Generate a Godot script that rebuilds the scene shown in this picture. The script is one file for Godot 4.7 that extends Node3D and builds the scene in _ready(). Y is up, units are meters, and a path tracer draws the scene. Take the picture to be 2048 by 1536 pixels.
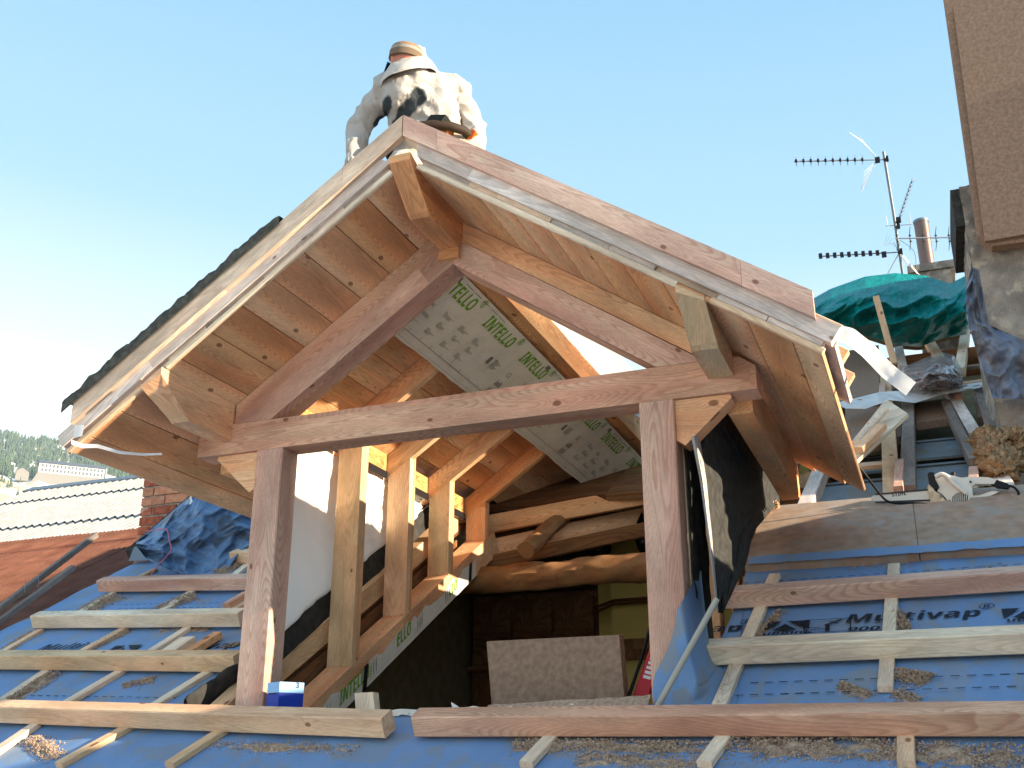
extends Node3D
# ---------------------------------------------------------------- helpers
const CAM := Vector3(2.9914, -1.5032, 4.1951)
const YAW := 0.3727
const PITCH := 0.3549
const FOC := 2112.96
const AX := 1.0435          # centre line of the dormer
const TN := 0.692           # slope of the dormer roof
const CS := 0.8223          # its cosine
const SN := 0.569           # its sine
const RN := Vector3(0, 0.8725, 0.4886)    # normal of the main roof
const US := Vector3(0, 0.4886, -0.8725)   # up the main roof
var rng := RandomNumberGenerator.new()
var nz := FastNoiseLite.new()
var M := {}
var counts := {}

class MB:
	var v := PackedVector3Array()
	var n := PackedVector3Array()
	var t := PackedVector2Array()
	var c := PackedColorArray()
	func tri(a: Vector3, b: Vector3, d: Vector3, nn: Vector3, ta := Vector2.ZERO, tb := Vector2.ZERO, td := Vector2.ZERO):
		if (b - a).cross(d - a).dot(nn) > 0.0:
			v.append_array([a, d, b]); t.append_array([ta, td, tb])
		else:
			v.append_array([a, b, d]); t.append_array([ta, tb, td])
		n.append_array([nn, nn, nn])
	func tri_s(a: Vector3, b: Vector3, d: Vector3, na: Vector3, nb: Vector3, nd: Vector3, ta := Vector2.ZERO, tb := Vector2.ZERO, td := Vector2.ZERO):
		if (b - a).cross(d - a).dot(na + nb + nd) > 0.0:
			v.append_array([a, d, b]); t.append_array([ta, td, tb]); n.append_array([na, nd, nb])
		else:
			v.append_array([a, b, d]); t.append_array([ta, tb, td]); n.append_array([na, nb, nd])
	func quad(a: Vector3, b: Vector3, d: Vector3, e: Vector3, nn: Vector3, ta := Vector2.ZERO, tb := Vector2.ZERO, td := Vector2.ZERO, te := Vector2.ZERO):
		tri(a, b, d, nn, ta, tb, td); tri(a, d, e, nn, ta, td, te)
	func box(o: Vector3, ex: Vector3, ey: Vector3, ez: Vector3):   # half axes
		for s in [[ex, ey, ez], [ey, ez, ex], [ez, ex, ey]]:
			for k in [-1.0, 1.0]:
				var q: Vector3 = o + s[0] * k
				var l1: float = s[1].length(); var l2: float = s[2].length()
				quad(q - s[1] - s[2], q + s[1] - s[2], q + s[1] + s[2], q - s[1] + s[2], (s[0] * k).normalized(), Vector2(-l1, -l2), Vector2(l1, -l2), Vector2(l1, l2), Vector2(-l1, l2))

func numbered(par: Node, nm: String) -> String:
	var key := str(par.get_instance_id()) + nm
	var k: int = counts.get(key, 0)
	counts[key] = k + 1
	return nm if k == 0 else "%s_%03d" % [nm, k]

func commit(b: MB, nm: String, par: Node, mat: Material) -> MeshInstance3D:
	var lo := b.v[0]; var hi := b.v[0]
	for p in b.v:
		lo = lo.min(p); hi = hi.max(p)
	var piv := Vector3((lo.x + hi.x) / 2, lo.y, (lo.z + hi.z) / 2)
	var vv := b.v
	for i in vv.size():
		vv[i] -= piv
	var arr := []
	arr.resize(Mesh.ARRAY_MAX)
	arr[Mesh.ARRAY_VERTEX] = vv; arr[Mesh.ARRAY_NORMAL] = b.n; arr[Mesh.ARRAY_TEX_UV] = b.t
	if b.c.size() == vv.size():
		arr[Mesh.ARRAY_COLOR] = b.c
	var m := ArrayMesh.new()
	m.add_surface_from_arrays(Mesh.PRIMITIVE_TRIANGLES, arr)
	m.surface_set_material(0, mat)
	var o := MeshInstance3D.new()
	o.mesh = m
	o.name = numbered(par, nm)
	par.add_child(o)
	o.global_position = piv
	return o

func thing(nm: String, label: String, category: String, at: Vector3, group := "") -> Node3D:
	var o := Node3D.new()
	o.name = numbered(self, nm)
	add_child(o)
	o.position = at
	tag(o, label, category, group)
	return o

func tag(o: Node, label: String, category: String, group := ""):
	o.set_meta("label", label); o.set_meta("category", category)
	if group != "": o.set_meta("group", group)

func structure(o: Node, label := ""):
	o.set_meta("kind", "structure")
	if label != "": o.set_meta("label", label)

# a point seen at photograph pixel (u, v): at a forward depth, on a plane of constant x / z, on the main roof
func ray(u: float, v: float) -> Vector3:
	return Basis.from_euler(Vector3(PITCH, YAW, 0)) * Vector3((u - 1024) / FOC, -(v - 768) / FOC, -1)
func pd(u: float, v: float, d: float) -> Vector3: return CAM + ray(u, v) * d
func pz(u: float, v: float, z: float) -> Vector3:
	var r := ray(u, v); return CAM + r * ((z - CAM.z) / r.z)
func pxx(u: float, v: float, x: float) -> Vector3:
	var r := ray(u, v); return CAM + r * ((x - CAM.x) / r.x)
func py(u: float, v: float, y: float) -> Vector3:
	var r := ray(u, v); return CAM + r * ((y - CAM.y) / r.y)
func pr(u: float, v: float, h := 0.0) -> Vector3:
	var r := ray(u, v); return CAM + r * ((-1.0906 + h - RN.dot(CAM)) / RN.dot(r))
func rp(x: float, z: float, h := 0.0) -> Vector3: return Vector3(x, -1.25 - 0.56 * z, z) + RN * h
func ys(x: float, off := 0.0) -> float: return 1.09 + off - TN * absf(x - AX)

const TW := 0.5
const TL := 2.5
# squared timber with chamfered arrises; h along up, w across
func tim_mb(b: MB, a: Vector3, e: Vector3, w: float, h: float, up := Vector3.UP, ch := 0.004):
	var d := (e - a).normalized(); var s := d.cross(up).normalized(); var u := s.cross(d)
	var L := (e - a).length()
	var hw := w / 2; var hh := h / 2
	var pf := [Vector2(hw, -hh + ch), Vector2(hw, hh - ch), Vector2(hw - ch, hh), Vector2(-hw + ch, hh), Vector2(-hw, hh - ch), Vector2(-hw, -hh + ch), Vector2(-hw + ch, -hh), Vector2(hw - ch, -hh)]
	var o := Vector2(0, rng.randf() * maxf(0.0, 1.0 - L / TL)); var cu := 0.0
	for i in 8:
		if i % 2 == 0: o.x = rng.randf() * 0.6 - cu / TW
		var p: Vector2 = pf[i]; var q: Vector2 = pf[(i + 1) % 8]
		var P := s * p.x + u * p.y; var Q := s * q.x + u * q.y
		var nn := (s * (q.y - p.y) - u * (q.x - p.x)).normalized()
		var l := (q - p).length()
		b.quad(a + P, a + Q, e + Q, e + P, nn, o + Vector2(cu / TW, 0), o + Vector2((cu + l) / TW, 0), o + Vector2((cu + l) / TW, L / TL), o + Vector2(cu / TW, L / TL))
		cu += l
	for k in [0, 1]:
		var base: Vector3 = a if k == 0 else e
		for i in range(1, 7):
			var p0: Vector2 = pf[0]; var p1: Vector2 = pf[i]; var p2: Vector2 = pf[i + 1]
			b.tri(base + s * p0.x + u * p0.y, base + s * p1.x + u * p1.y, base + s * p2.x + u * p2.y, d * (2 * k - 1), o + p0 * 0.8, o + p1 * 0.8, o + p2 * 0.8)
func tim(par: Node, nm: String, a: Vector3, e: Vector3, w: float, h: float, mat: Material, up := Vector3.UP, ch := 0.004) -> MeshInstance3D:
	var b := MB.new(); tim_mb(b, a, e, w, h, up, ch); return commit(b, nm, par, mat)

# planar polygon A joined to polygon B of the same count; g = grain direction
func loft_mb(b: MB, A: Array, B: Array, g: Vector3):
	var o := Vector2(rng.randf(), rng.randf())
	var n := A.size()
	var cen := Vector3.ZERO
	for i in n: cen += (A[i] + B[i]) * 0.5 / n
	var nA := Vector3.ZERO
	for i in n: nA += (A[i] as Vector3).cross(A[(i + 1) % n])
	nA = nA.normalized()
	var ext: Vector3 = B[0] - A[0]
	if nA.dot(ext) > 0: nA = -nA
	var ax1: Vector3 = (A[1] - A[0]).normalized(); var ax2 := nA.cross(ax1)
	var p2 := PackedVector2Array()
	for i in n: p2.append(Vector2((A[i] - A[0]).dot(ax1), (A[i] - A[0]).dot(ax2)))
	var idx := Geometry2D.triangulate_polygon(p2)
	for side in 2:
		var P: Array = A if side == 0 else B
		var nn := nA if side == 0 else -nA
		var cr := nn.cross(g).normalized()
		if cr.length() < 0.5: cr = ax2
		for k in range(0, idx.size(), 3):
			var q := [P[idx[k]], P[idx[k + 1]], P[idx[k + 2]]]
			b.tri(q[0], q[1], q[2], nn, o + Vector2(q[0].dot(cr) / TW, q[0].dot(g) / TL), o + Vector2(q[1].dot(cr) / TW, q[1].dot(g) / TL), o + Vector2(q[2].dot(cr) / TW, q[2].dot(g) / TL))
	var area := 0.0
	for i in n: area += p2[i].cross(p2[(i + 1) % n])
	for i in n:
		var j := (i + 1) % n
		var nn: Vector3 = (A[j] - A[i]).cross(B[i] - A[i]).normalized()
		var e2 := p2[j] - p2[i]
		var outw := (ax1 * e2.y - ax2 * e2.x) * signf(area)
		if nn.dot(outw) < 0: nn = -nn
		var cr := nn.cross(g).normalized()
		if cr.length() < 0.5: cr = ax1
		var T := func(p: Vector3) -> Vector2: return o + Vector2(p.dot(cr) / TW, p.dot(g) / TL)
		b.quad(A[i], A[j], B[j], B[i], nn, T.call(A[i]), T.call(A[j]), T.call(B[j]), T.call(B[i]))
func prism(par: Node, nm: String, A: Array, ext: Vector3, g: Vector3, mat: Material) -> MeshInstance3D:
	var B := []
	for p in A: B.append(p + ext)
	var b := MB.new(); loft_mb(b, A, B, g); return commit(b, nm, par, mat)
func loft(par: Node, nm: String, A: Array, B: Array, g: Vector3, mat: Material) -> MeshInstance3D:
	var b := MB.new(); loft_mb(b, A, B, g); return commit(b, nm, par, mat)

# smooth sheet: f(i01, j01) -> point
func surf_mb(b: MB, nu: int, nv: int, f: Callable, su := 1.0, sv := 1.0, flip := false):
	var P := []
	for i in nu + 1:
		var row := PackedVector3Array()
		for j in nv + 1: row.append(f.call(float(i) / nu, float(j) / nv))
		P.append(row)
	var N := []
	for i in nu + 1:
		var row := PackedVector3Array()
		for j in nv + 1:
			var du: Vector3 = P[mini(i + 1, nu)][j] - P[maxi(i - 1, 0)][j]
			var dv: Vector3 = P[i][mini(j + 1, nv)] - P[i][maxi(j - 1, 0)]
			var q := du.cross(dv).normalized()
			row.append(-q if flip else q)
		N.append(row)
	for i in nu:
		for j in nv:
			var ta := Vector2(su * i / nu, sv * j / nv); var tb := Vector2(su * (i + 1) / nu, sv * j / nv)
			var tc := Vector2(su * (i + 1) / nu, sv * (j + 1) / nv); var td := Vector2(su * i / nu, sv * (j + 1) / nv)
			b.tri_s(P[i][j], P[i + 1][j], P[i + 1][j + 1], N[i][j], N[i + 1][j], N[i + 1][j + 1], ta, tb, tc)
			b.tri_s(P[i][j], P[i + 1][j + 1], P[i][j + 1], N[i][j], N[i + 1][j + 1], N[i][j + 1], ta, tc, td)
func surf(par: Node, nm: String, nu: int, nv: int, f: Callable, mat: Material, su := 1.0, sv := 1.0, flip := false) -> MeshInstance3D:
	var b := MB.new(); surf_mb(b, nu, nv, f, su, sv, flip); return commit(b, nm, par, mat)
# bilinear patch of four corners with a displacement along its normal
func patch(par: Node, nm: String, a: Vector3, e: Vector3, c: Vector3, d: Vector3, nu: int, nv: int, disp: Callable, mat: Material, su := 1.0, sv := 1.0) -> MeshInstance3D:
	var nn := (e - a).cross(d - a).normalized()
	return surf(par, nm, nu, nv, func(u: float, v: float) -> Vector3:
		return a.lerp(e, u).lerp(d.lerp(c, u), v) + nn * float(disp.call(u, v)), mat, su, sv)

func tube_mb(b: MB, pts: Array, r: float, sides := 8, r2 := -1.0):
	var n := pts.size()
	var prev := Vector3.ZERO
	var rings := []; var norms := []
	for i in n:
		var d: Vector3 = (pts[mini(i + 1, n - 1)] - pts[maxi(i - 1, 0)]).normalized()
		if prev == Vector3.ZERO: prev = d.cross(Vector3.UP) if absf(d.y) < 0.95 else d.cross(Vector3.RIGHT)
		var s := (prev - d * prev.dot(d)).normalized(); prev = s
		var u := d.cross(s)
		var rr := r if r2 < 0 else lerpf(r, r2, float(i) / maxf(1, n - 1))
		var ring := []; var nr := []
		for k in sides:
			var a := TAU * k / sides
			var q := s * cos(a) + u * sin(a)
			ring.append(pts[i] + q * rr); nr.append(q)
		rings.append(ring); norms.append(nr)
	var L := 0.0
	for i in n - 1:
		var l: float = (pts[i + 1] - pts[i]).length()
		for k in sides:
			var k2 := (k + 1) % sides
			var u0 := float(k) / sides; var u1 := float(k + 1) / sides
			b.tri_s(rings[i][k], rings[i][k2], rings[i + 1][k2], norms[i][k], norms[i][k2], norms[i + 1][k2], Vector2(u0, L), Vector2(u1, L), Vector2(u1, L + l))
			b.tri_s(rings[i][k], rings[i + 1][k2], rings[i + 1][k], norms[i][k], norms[i + 1][k2], norms[i + 1][k], Vector2(u0, L), Vector2(u1, L + l), Vector2(u0, L + l))
		L += l
	for e in 2:
		var i := 0 if e == 0 else n - 1
		var d: Vector3 = (pts[0] - pts[1]).normalized() if e == 0 else (pts[n - 1] - pts[n - 2]).normalized()
		for k in range(1, sides - 1): b.tri(rings[i][0], rings[i][k], rings[i][k + 1], d)
func tube(par: Node, nm: String, pts: Array, r: float, mat: Material, sides := 8, r2 := -1.0) -> MeshInstance3D:
	var b := MB.new(); tube_mb(b, pts, r, sides, r2); return commit(b, nm, par, mat)
func curve(pts: Array, n: int) -> Array:
	var c := Curve3D.new()
	for i in pts.size():
		var tg: Vector3 = (pts[mini(i + 1, pts.size() - 1)] - pts[maxi(i - 1, 0)]) / 6.0
		c.add_point(pts[i], -tg, tg)
	var out := []
	for i in n + 1: out.append(c.sample_baked(c.get_baked_length() * i / n, true))
	return out

# lettering bent onto a surface: f(metres along, metres up) -> point just above it
var font_cache := {}
func letters_mb(b: MB, txt: String, size: float, o: Vector2, dirx: Vector2, f: Callable, nn: Vector3, bold := true, squeeze := 1.0, slant := 0.0):
	var tm := TextMesh.new()
	var sf := SystemFont.new()
	sf.font_names = PackedStringArray(["Droid Sans"])
	sf.font_weight = 700 if bold else 400
	tm.font = sf; tm.text = txt; tm.font_size = 64; tm.pixel_size = size / 46.0; tm.depth = 0.0
	tm.curve_step = 3.0
	tm.horizontal_alignment = HORIZONTAL_ALIGNMENT_LEFT; tm.vertical_alignment = VERTICAL_ALIGNMENT_BOTTOM
	var arr := tm.get_mesh_arrays()
	var vv: PackedVector3Array = arr[Mesh.ARRAY_VERTEX]
	var ii: PackedInt32Array = arr[Mesh.ARRAY_INDEX]
	var dy := Vector2(-dirx.y, dirx.x)
	var P := []
	for p in vv:
		var q := o + dirx * (p.x * squeeze + p.y * slant) + dy * p.y
		P.append(f.call(q.x, q.y))
	if ii.size() == 0:
		for k in range(0, P.size(), 3): b.tri(P[k], P[k + 1], P[k + 2], nn)
	for k in range(0, ii.size(), 3): b.tri(P[ii[k]], P[ii[k + 1]], P[ii[k + 2]], nn)
func rect_mb(b: MB, o: Vector2, w: float, h: float, f: Callable, nn: Vector3, ang := 0.0):
	var e := Vector2.from_angle(ang)
	var g := Vector2(-e.y, e.x)
	var P := []
	for q in [o, o + e * w, o + e * w + g * h, o + g * h]: P.append(f.call(q.x, q.y))
	b.quad(P[0], P[1], P[2], P[3], nn)
# ---------------------------------------------------------------- materials
func wood_tex(sd: int, early: Color, late: Color, heart: Color, rings: float, knots: int, wear := 0.0) -> ImageTexture:
	var W := 192; var H := 768
	var n1 := FastNoiseLite.new(); n1.seed = sd; n1.frequency = 1.0; n1.fractal_octaves = 2
	var n2 := FastNoiseLite.new(); n2.seed = sd + 7; n2.frequency = 1.0; n2.fractal_octaves = 3
	var r := RandomNumberGenerator.new(); r.seed = sd
	var kn := []
	for i in knots: kn.append(Vector3(r.randf() * 0.5, r.randf() * 2.5, r.randf_range(0.006, 0.016)))
	var data := PackedByteArray(); data.resize(W * H * 3)
	var p := 0
	for y in H:
		var t := 2.5 * y / H
		for x in W:
			var s := 0.5 * x / W
			var h := rings * (n1.get_noise_2d(s * 3.2, t * 0.42) * 1.5 + s * 0.9 + t * 0.06) + n2.get_noise_2d(s * 14, t * 3) * 0.22
			var dark := 0.0
			for k in kn:
				var dx: float = s - k.x; var dy: float = (t - k.y) * 0.62
				var d2 := dx * dx + dy * dy
				if d2 < 0.012:
					h += 2.2 * exp(-d2 / (k.z * k.z * 5.0))
					dark = maxf(dark, 1.0 - smoothstep(k.z * 0.7, k.z * 1.15, sqrt(d2)))
			var f := fposmod(h, 1.0)
			var lw := smoothstep(0.35, 0.93, f) * (1.0 - smoothstep(0.94, 1.0, f))
			var fib := n2.get_noise_2d(s * 520, t * 14) * 0.10 + n2.get_noise_2d(s * 5 + 40, t * 1.3) * 0.16
			var col := early.lerp(heart, clampf(n1.get_noise_2d(s * 5 + 9, t * 0.7 + 5) * 1.3 + 0.45, 0, 1)).lerp(late, lw * 0.5)
			if wear > 0: col = col.lerp(Color(0.66, 0.63, 0.60), clampf(wear + n2.get_noise_2d(s * 22, t * 6 + 3) * 0.5, 0, 1) * 0.8)
			col = col * (1.0 + fib)
			col = col.lerp(Color(0.36, 0.2, 0.13), dark * 0.55)
			data[p] = int(clampf(col.r, 0, 1) * 255); data[p + 1] = int(clampf(col.g, 0, 1) * 255); data[p + 2] = int(clampf(col.b, 0, 1) * 255)
			p += 3
	var im := Image.create_from_data(W, H, false, Image.FORMAT_RGB8, data)
	im.generate_mipmaps()
	return ImageTexture.create_from_image(im)

# blotchy two-colour grain from layered noise
func noise_tex(sd: int, a: Color, b: Color, fr: float, fine: float, size := 256, contrast := 1.0, third := Color(0, 0, 0, 0), tfr := 0.02, tth := 0.3) -> ImageTexture:
	var n1 := FastNoiseLite.new(); n1.seed = sd; n1.frequency = fr; n1.fractal_octaves = 4
	var n2 := FastNoiseLite.new(); n2.seed = sd + 3; n2.frequency = fine; n2.fractal_octaves = 2
	var n3 := FastNoiseLite.new(); n3.seed = sd + 5; n3.frequency = tfr; n3.fractal_octaves = 4
	var i1 := n1.get_seamless_image(size, size); var i2 := n2.get_seamless_image(size, size); var i3 := n3.get_seamless_image(size, size)
	var im := Image.create(size, size, false, Image.FORMAT_RGB8)
	for y in size:
		for x in size:
			var k := clampf((i1.get_pixel(x, y).r - 0.5) * contrast + 0.5 + (i2.get_pixel(x, y).r - 0.5) * 0.8, 0, 1)
			var c := a.lerp(b, k)
			if third.a > 0: c = c.lerp(third, smoothstep(tth, tth + 0.12, i3.get_pixel(x, y).r) * third.a)
			im.set_pixel(x, y, c)
	im.generate_mipmaps()
	return ImageTexture.create_from_image(im)

func mat(tex: Texture2D, rough := 0.8, tint := Color.WHITE, uvs := Vector3.ONE) -> StandardMaterial3D:
	var m := StandardMaterial3D.new()
	m.albedo_texture = tex; m.albedo_color = tint; m.roughness = rough; m.uv1_scale = uvs
	m.cull_mode = BaseMaterial3D.CULL_DISABLED
	m.metallic_specular = 0.3
	return m
func plain(c: Color, rough := 0.7, metal := 0.0) -> StandardMaterial3D:
	var m := StandardMaterial3D.new()
	m.albedo_color = c; m.roughness = rough; m.metallic = metal
	m.cull_mode = BaseMaterial3D.CULL_DISABLED
	m.metallic_specular = 0.35
	return m
func triplanar(m: StandardMaterial3D, k: float) -> StandardMaterial3D:
	m.uv1_triplanar = true; m.uv1_world_triplanar = true; m.uv1_scale = Vector3.ONE * k
	return m
func bump(m: StandardMaterial3D, sd: int, fr: float, cm: float) -> StandardMaterial3D:
	var n := FastNoiseLite.new(); n.seed = sd; n.frequency = fr; n.fractal_octaves = 4
	m.heightmap_enabled = true
	m.heightmap_texture = ImageTexture.create_from_image(n.get_seamless_image(256, 256))
	m.heightmap_scale = cm
	return m

func make_materials():
	var pink := wood_tex(11, Color(0.89, 0.77, 0.68), Color(0.73, 0.54, 0.46), Color(0.85, 0.67, 0.59), 13.0, 4)
	var pine := wood_tex(23, Color(0.92, 0.77, 0.60), Color(0.75, 0.53, 0.38), Color(0.91, 0.68, 0.50), 14.0, 5)
	var pale := wood_tex(31, Color(0.90, 0.83, 0.72), Color(0.79, 0.68, 0.55), Color(0.87, 0.75, 0.64), 12.0, 4)
	var grey := wood_tex(47, Color(0.91, 0.85, 0.80), Color(0.77, 0.68, 0.62), Color(0.88, 0.79, 0.73), 8.0, 3, 0.30)
	var old := wood_tex(59, Color(0.52, 0.38, 0.25), Color(0.33, 0.21, 0.13), Color(0.46, 0.30, 0.18), 6.0, 5)
	for k in 3:
		M["pink%d" % k] = mat(pink, 0.75, [Color(0.94, 0.92, 0.91), Color(0.91, 0.87, 0.85), Color(0.94, 0.88, 0.82)][k])
		M["pine%d" % k] = mat(pine, 0.75, [Color(1, 1, 1), Color(0.95, 0.90, 0.84), Color(0.98, 0.96, 0.96)][k])
		M["pale%d" % k] = mat(pale, 0.8, [Color(1, 1, 1), Color(0.94, 0.88, 0.80), Color(0.98, 0.90, 0.84)][k])
		M["grey%d" % k] = mat(grey, 0.85, [Color(1, 1, 1), Color(0.93, 0.93, 0.93), Color(1, 0.95, 0.88)][k])
	M.barge0 = mat(pink, 0.75, Color(1, 0.99, 0.99)); M.barge1 = mat(pink, 0.75, Color(0.97, 0.95, 0.94))
	M.old = mat(old, 0.85)
	M.old_grey = mat(grey, 0.9, Color(0.62, 0.61, 0.60))
	M.osb = mat(osb_tex(), 0.85)
	M.fibre = mat(noise_tex(5, Color(0.48, 0.385, 0.315), Color(0.62, 0.515, 0.435), 0.05, 0.45, 256, 0.9, Color(0.44, 0.35, 0.29, 0.15), 0.02, 0.60), 0.95)
	triplanar(M.fibre, 2.2)
	M.blue = mat(noise_tex(9, Color(0.42, 0.54, 0.69), Color(0.47, 0.59, 0.74), 0.015, 0.3, 256, 1.0, Color(0.56, 0.54, 0.51, 0.6), 0.014, 0.575), 0.62)
	triplanar(M.blue, 1.1)
	M.dark_felt = mat(noise_tex(13, Color(0.17, 0.165, 0.16), Color(0.27, 0.265, 0.25), 0.02, 0.35, 256, 1.2), 0.9)
	triplanar(M.dark_felt, 2.5)
	M.felt = mat(noise_tex(15, Color(0.22, 0.22, 0.20), Color(0.36, 0.35, 0.32), 0.03, 0.45, 256, 1.4), 0.95)
	triplanar(M.felt, 3.0)
	M.white_memb = plain(Color(0.93, 0.93, 0.92), 0.6)
	M.white_memb.backlight_enabled = true; M.white_memb.backlight = Color(0.8, 0.8, 0.78)
	M.tape_black = plain(Color(0.10, 0.10, 0.11), 0.5)
	M.intello = mat(noise_tex(17, Color(0.83, 0.80, 0.74), Color(0.88, 0.85, 0.79), 0.02, 0.2, 128, 1.0), 0.6)
	M.ink_green = plain(Color(0.42, 0.62, 0.10), 0.6)
	M.ink_dark = plain(Color(0.46, 0.45, 0.43), 0.6)
	M.ink_blue = plain(Color(0.10, 0.13, 0.17), 0.65)
	M.dust = mat(noise_tex(19, Color(0.60, 0.50, 0.42), Color(0.78, 0.68, 0.58), 0.06, 0.4, 128, 1.6), 1.0)
	triplanar(M.dust, 6.0)

func osb_tex() -> ImageTexture:
	var S := 256
	var im := Image.create(S, S, false, Image.FORMAT_RGB8)
	im.fill(Color(0.72, 0.56, 0.34))
	var r := RandomNumberGenerator.new(); r.seed = 77
	for k in 1500:
		var c := Color(0.80, 0.63, 0.39).lerp(Color(0.58, 0.40, 0.22), pow(r.randf(), 1.6))
		var o := Vector2(r.randf() * S, r.randf() * S); var a := r.randfn(0, 0.7)
		var e := Vector2.from_angle(a); var g := Vector2(-e.y, e.x)
		var l := r.randf_range(10, 34); var w := r.randf_range(2, 8)
		var i := 0.0
		while i < l:
			var j := 0.0
			while j < w:
				var q := o + e * i + g * j
				im.set_pixel(posmod(int(q.x), S), posmod(int(q.y), S), c * (0.96 + 0.08 * r.randf()))
				j += 0.8
			i += 0.8
	im.generate_mipmaps()
	return ImageTexture.create_from_image(im)

func wood(kind: String) -> Material: return M[kind + str(rng.randi() % 3)]
func _ready():
	# camera, sky, sun, exposure
	var cam := Camera3D.new()
	cam.position = CAM; cam.rotation = Vector3(PITCH, YAW, 0)
	cam.fov = rad_to_deg(2 * atan(768.0 / FOC)); cam.near = 0.05; cam.far = 9000
	add_child(cam); cam.current = true; cam.name = "camera"
	var env := Environment.new()
	env.background_mode = Environment.BG_SKY
	var sky := Sky.new(); sky.sky_material = make_sky(); env.sky = sky
	env.tonemap_mode = Environment.TONE_MAPPER_LINEAR
	env.tonemap_exposure = 3.6
	env.fog_enabled = true; env.fog_density = 0.00013; env.fog_light_color = Color(0.80, 0.90, 1.0)
	env.sdfgi_enabled = true; env.ssao_enabled = true; env.ssil_enabled = true
	var we := WorldEnvironment.new(); we.environment = env; we.name = "environment"; add_child(we)
	var sun := DirectionalLight3D.new()
	var e := deg_to_rad(15.0); var a := deg_to_rad(1.8)
	var to_sun := Vector3(cos(e) * cos(a), sin(e), cos(e) * sin(a))
	sun.look_at_from_position(Vector3.ZERO, -to_sun, Vector3.UP)
	sun.light_energy = 1.6; sun.light_color = Color(1.0, 0.93, 0.82); sun.light_angular_distance = 0.5
	sun.shadow_enabled = true; sun.name = "sun"; add_child(sun)
	rng.seed = 4242; nz.seed = 5; nz.frequency = 1.0; nz.fractal_octaves = 3
	make_materials()
	build_house()
	build_dormer()
	build_roof_covering()
	build_left()
	build_far()
	M.wool = triplanar(mat(noise_tex(131, Color(0.50, 0.39, 0.28), Color(0.74, 0.60, 0.45), 0.06, 0.4, 128, 1.8), 1.0), 5.0)
	build_right()
	build_inside()
	build_details()
	build_person()

# clear cold sky: deep blue above, bright haze along the horizon
func make_sky() -> Material:
	var W := 256; var H := 256
	var im := Image.create(W, H, false, Image.FORMAT_RGBF)
	var st := [[-90.0, Color(0.9, 0.9, 0.9)], [-0.5, Color(0.9, 0.9, 0.9)], [0.0, Color(3.2, 3.2, 3.2)], [9.0, Color(2.3, 2.4, 2.5)], [17.0, Color(1.0, 1.2, 1.35)], [25.0, Color(0.50, 0.84, 1.12)], [40.0, Color(0.31, 0.65, 1.05)], [60.0, Color(0.33, 0.67, 1.04)], [90.0, Color(0.31, 0.63, 1.02)]]
	for y in H:
		var el := (0.5 - (y + 0.5) / H) * 180.0
		for x in W:
			# panorama column to azimuth; the haze stands a little higher over the valley on the left
			var az := (x + 0.5) / W * 360.0
			var sh := 4.5 * cos(deg_to_rad(az + 75.0))
			var ee := el if el <= 0.0 else maxf(0.01, el - sh * smoothstep(0.0, 12.0, el) * (1.0 - smoothstep(35.0, 75.0, el)))
			var c := Color.WHITE
			for i in st.size() - 1:
				if ee >= st[i][0] and ee <= st[i + 1][0]:
					c = (st[i][1] as Color).lerp(st[i + 1][1], (ee - st[i][0]) / (st[i + 1][0] - st[i][0]))
			im.set_pixel(x, y, c)
	var m := PanoramaSkyMaterial.new()
	m.panorama = ImageTexture.create_from_image(im)
	m.energy_multiplier = 1.0 / 3.75
	return m
# ---------------------------------------------------------------- the house below
func slab(par: Node, nm: String, x0: float, x1: float, z0: float, z1: float, h0: float, h1: float, m: Material) -> MeshInstance3D:
	return prism(par, nm, [rp(x0, z0, h0), rp(x1, z0, h0), rp(x1, z1, h0), rp(x0, z1, h0)], RN * (h1 - h0), Vector3.RIGHT, m)
func wallbox(par: Node, nm: String, lo: Vector3, hi: Vector3, m: Material) -> MeshInstance3D:
	var b := MB.new(); var c := (lo + hi) / 2; var h := (hi - lo) / 2
	b.box(c, Vector3(h.x, 0, 0), Vector3(0, h.y, 0), Vector3(0, 0, h.z))
	return commit(b, nm, par, m)

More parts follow.
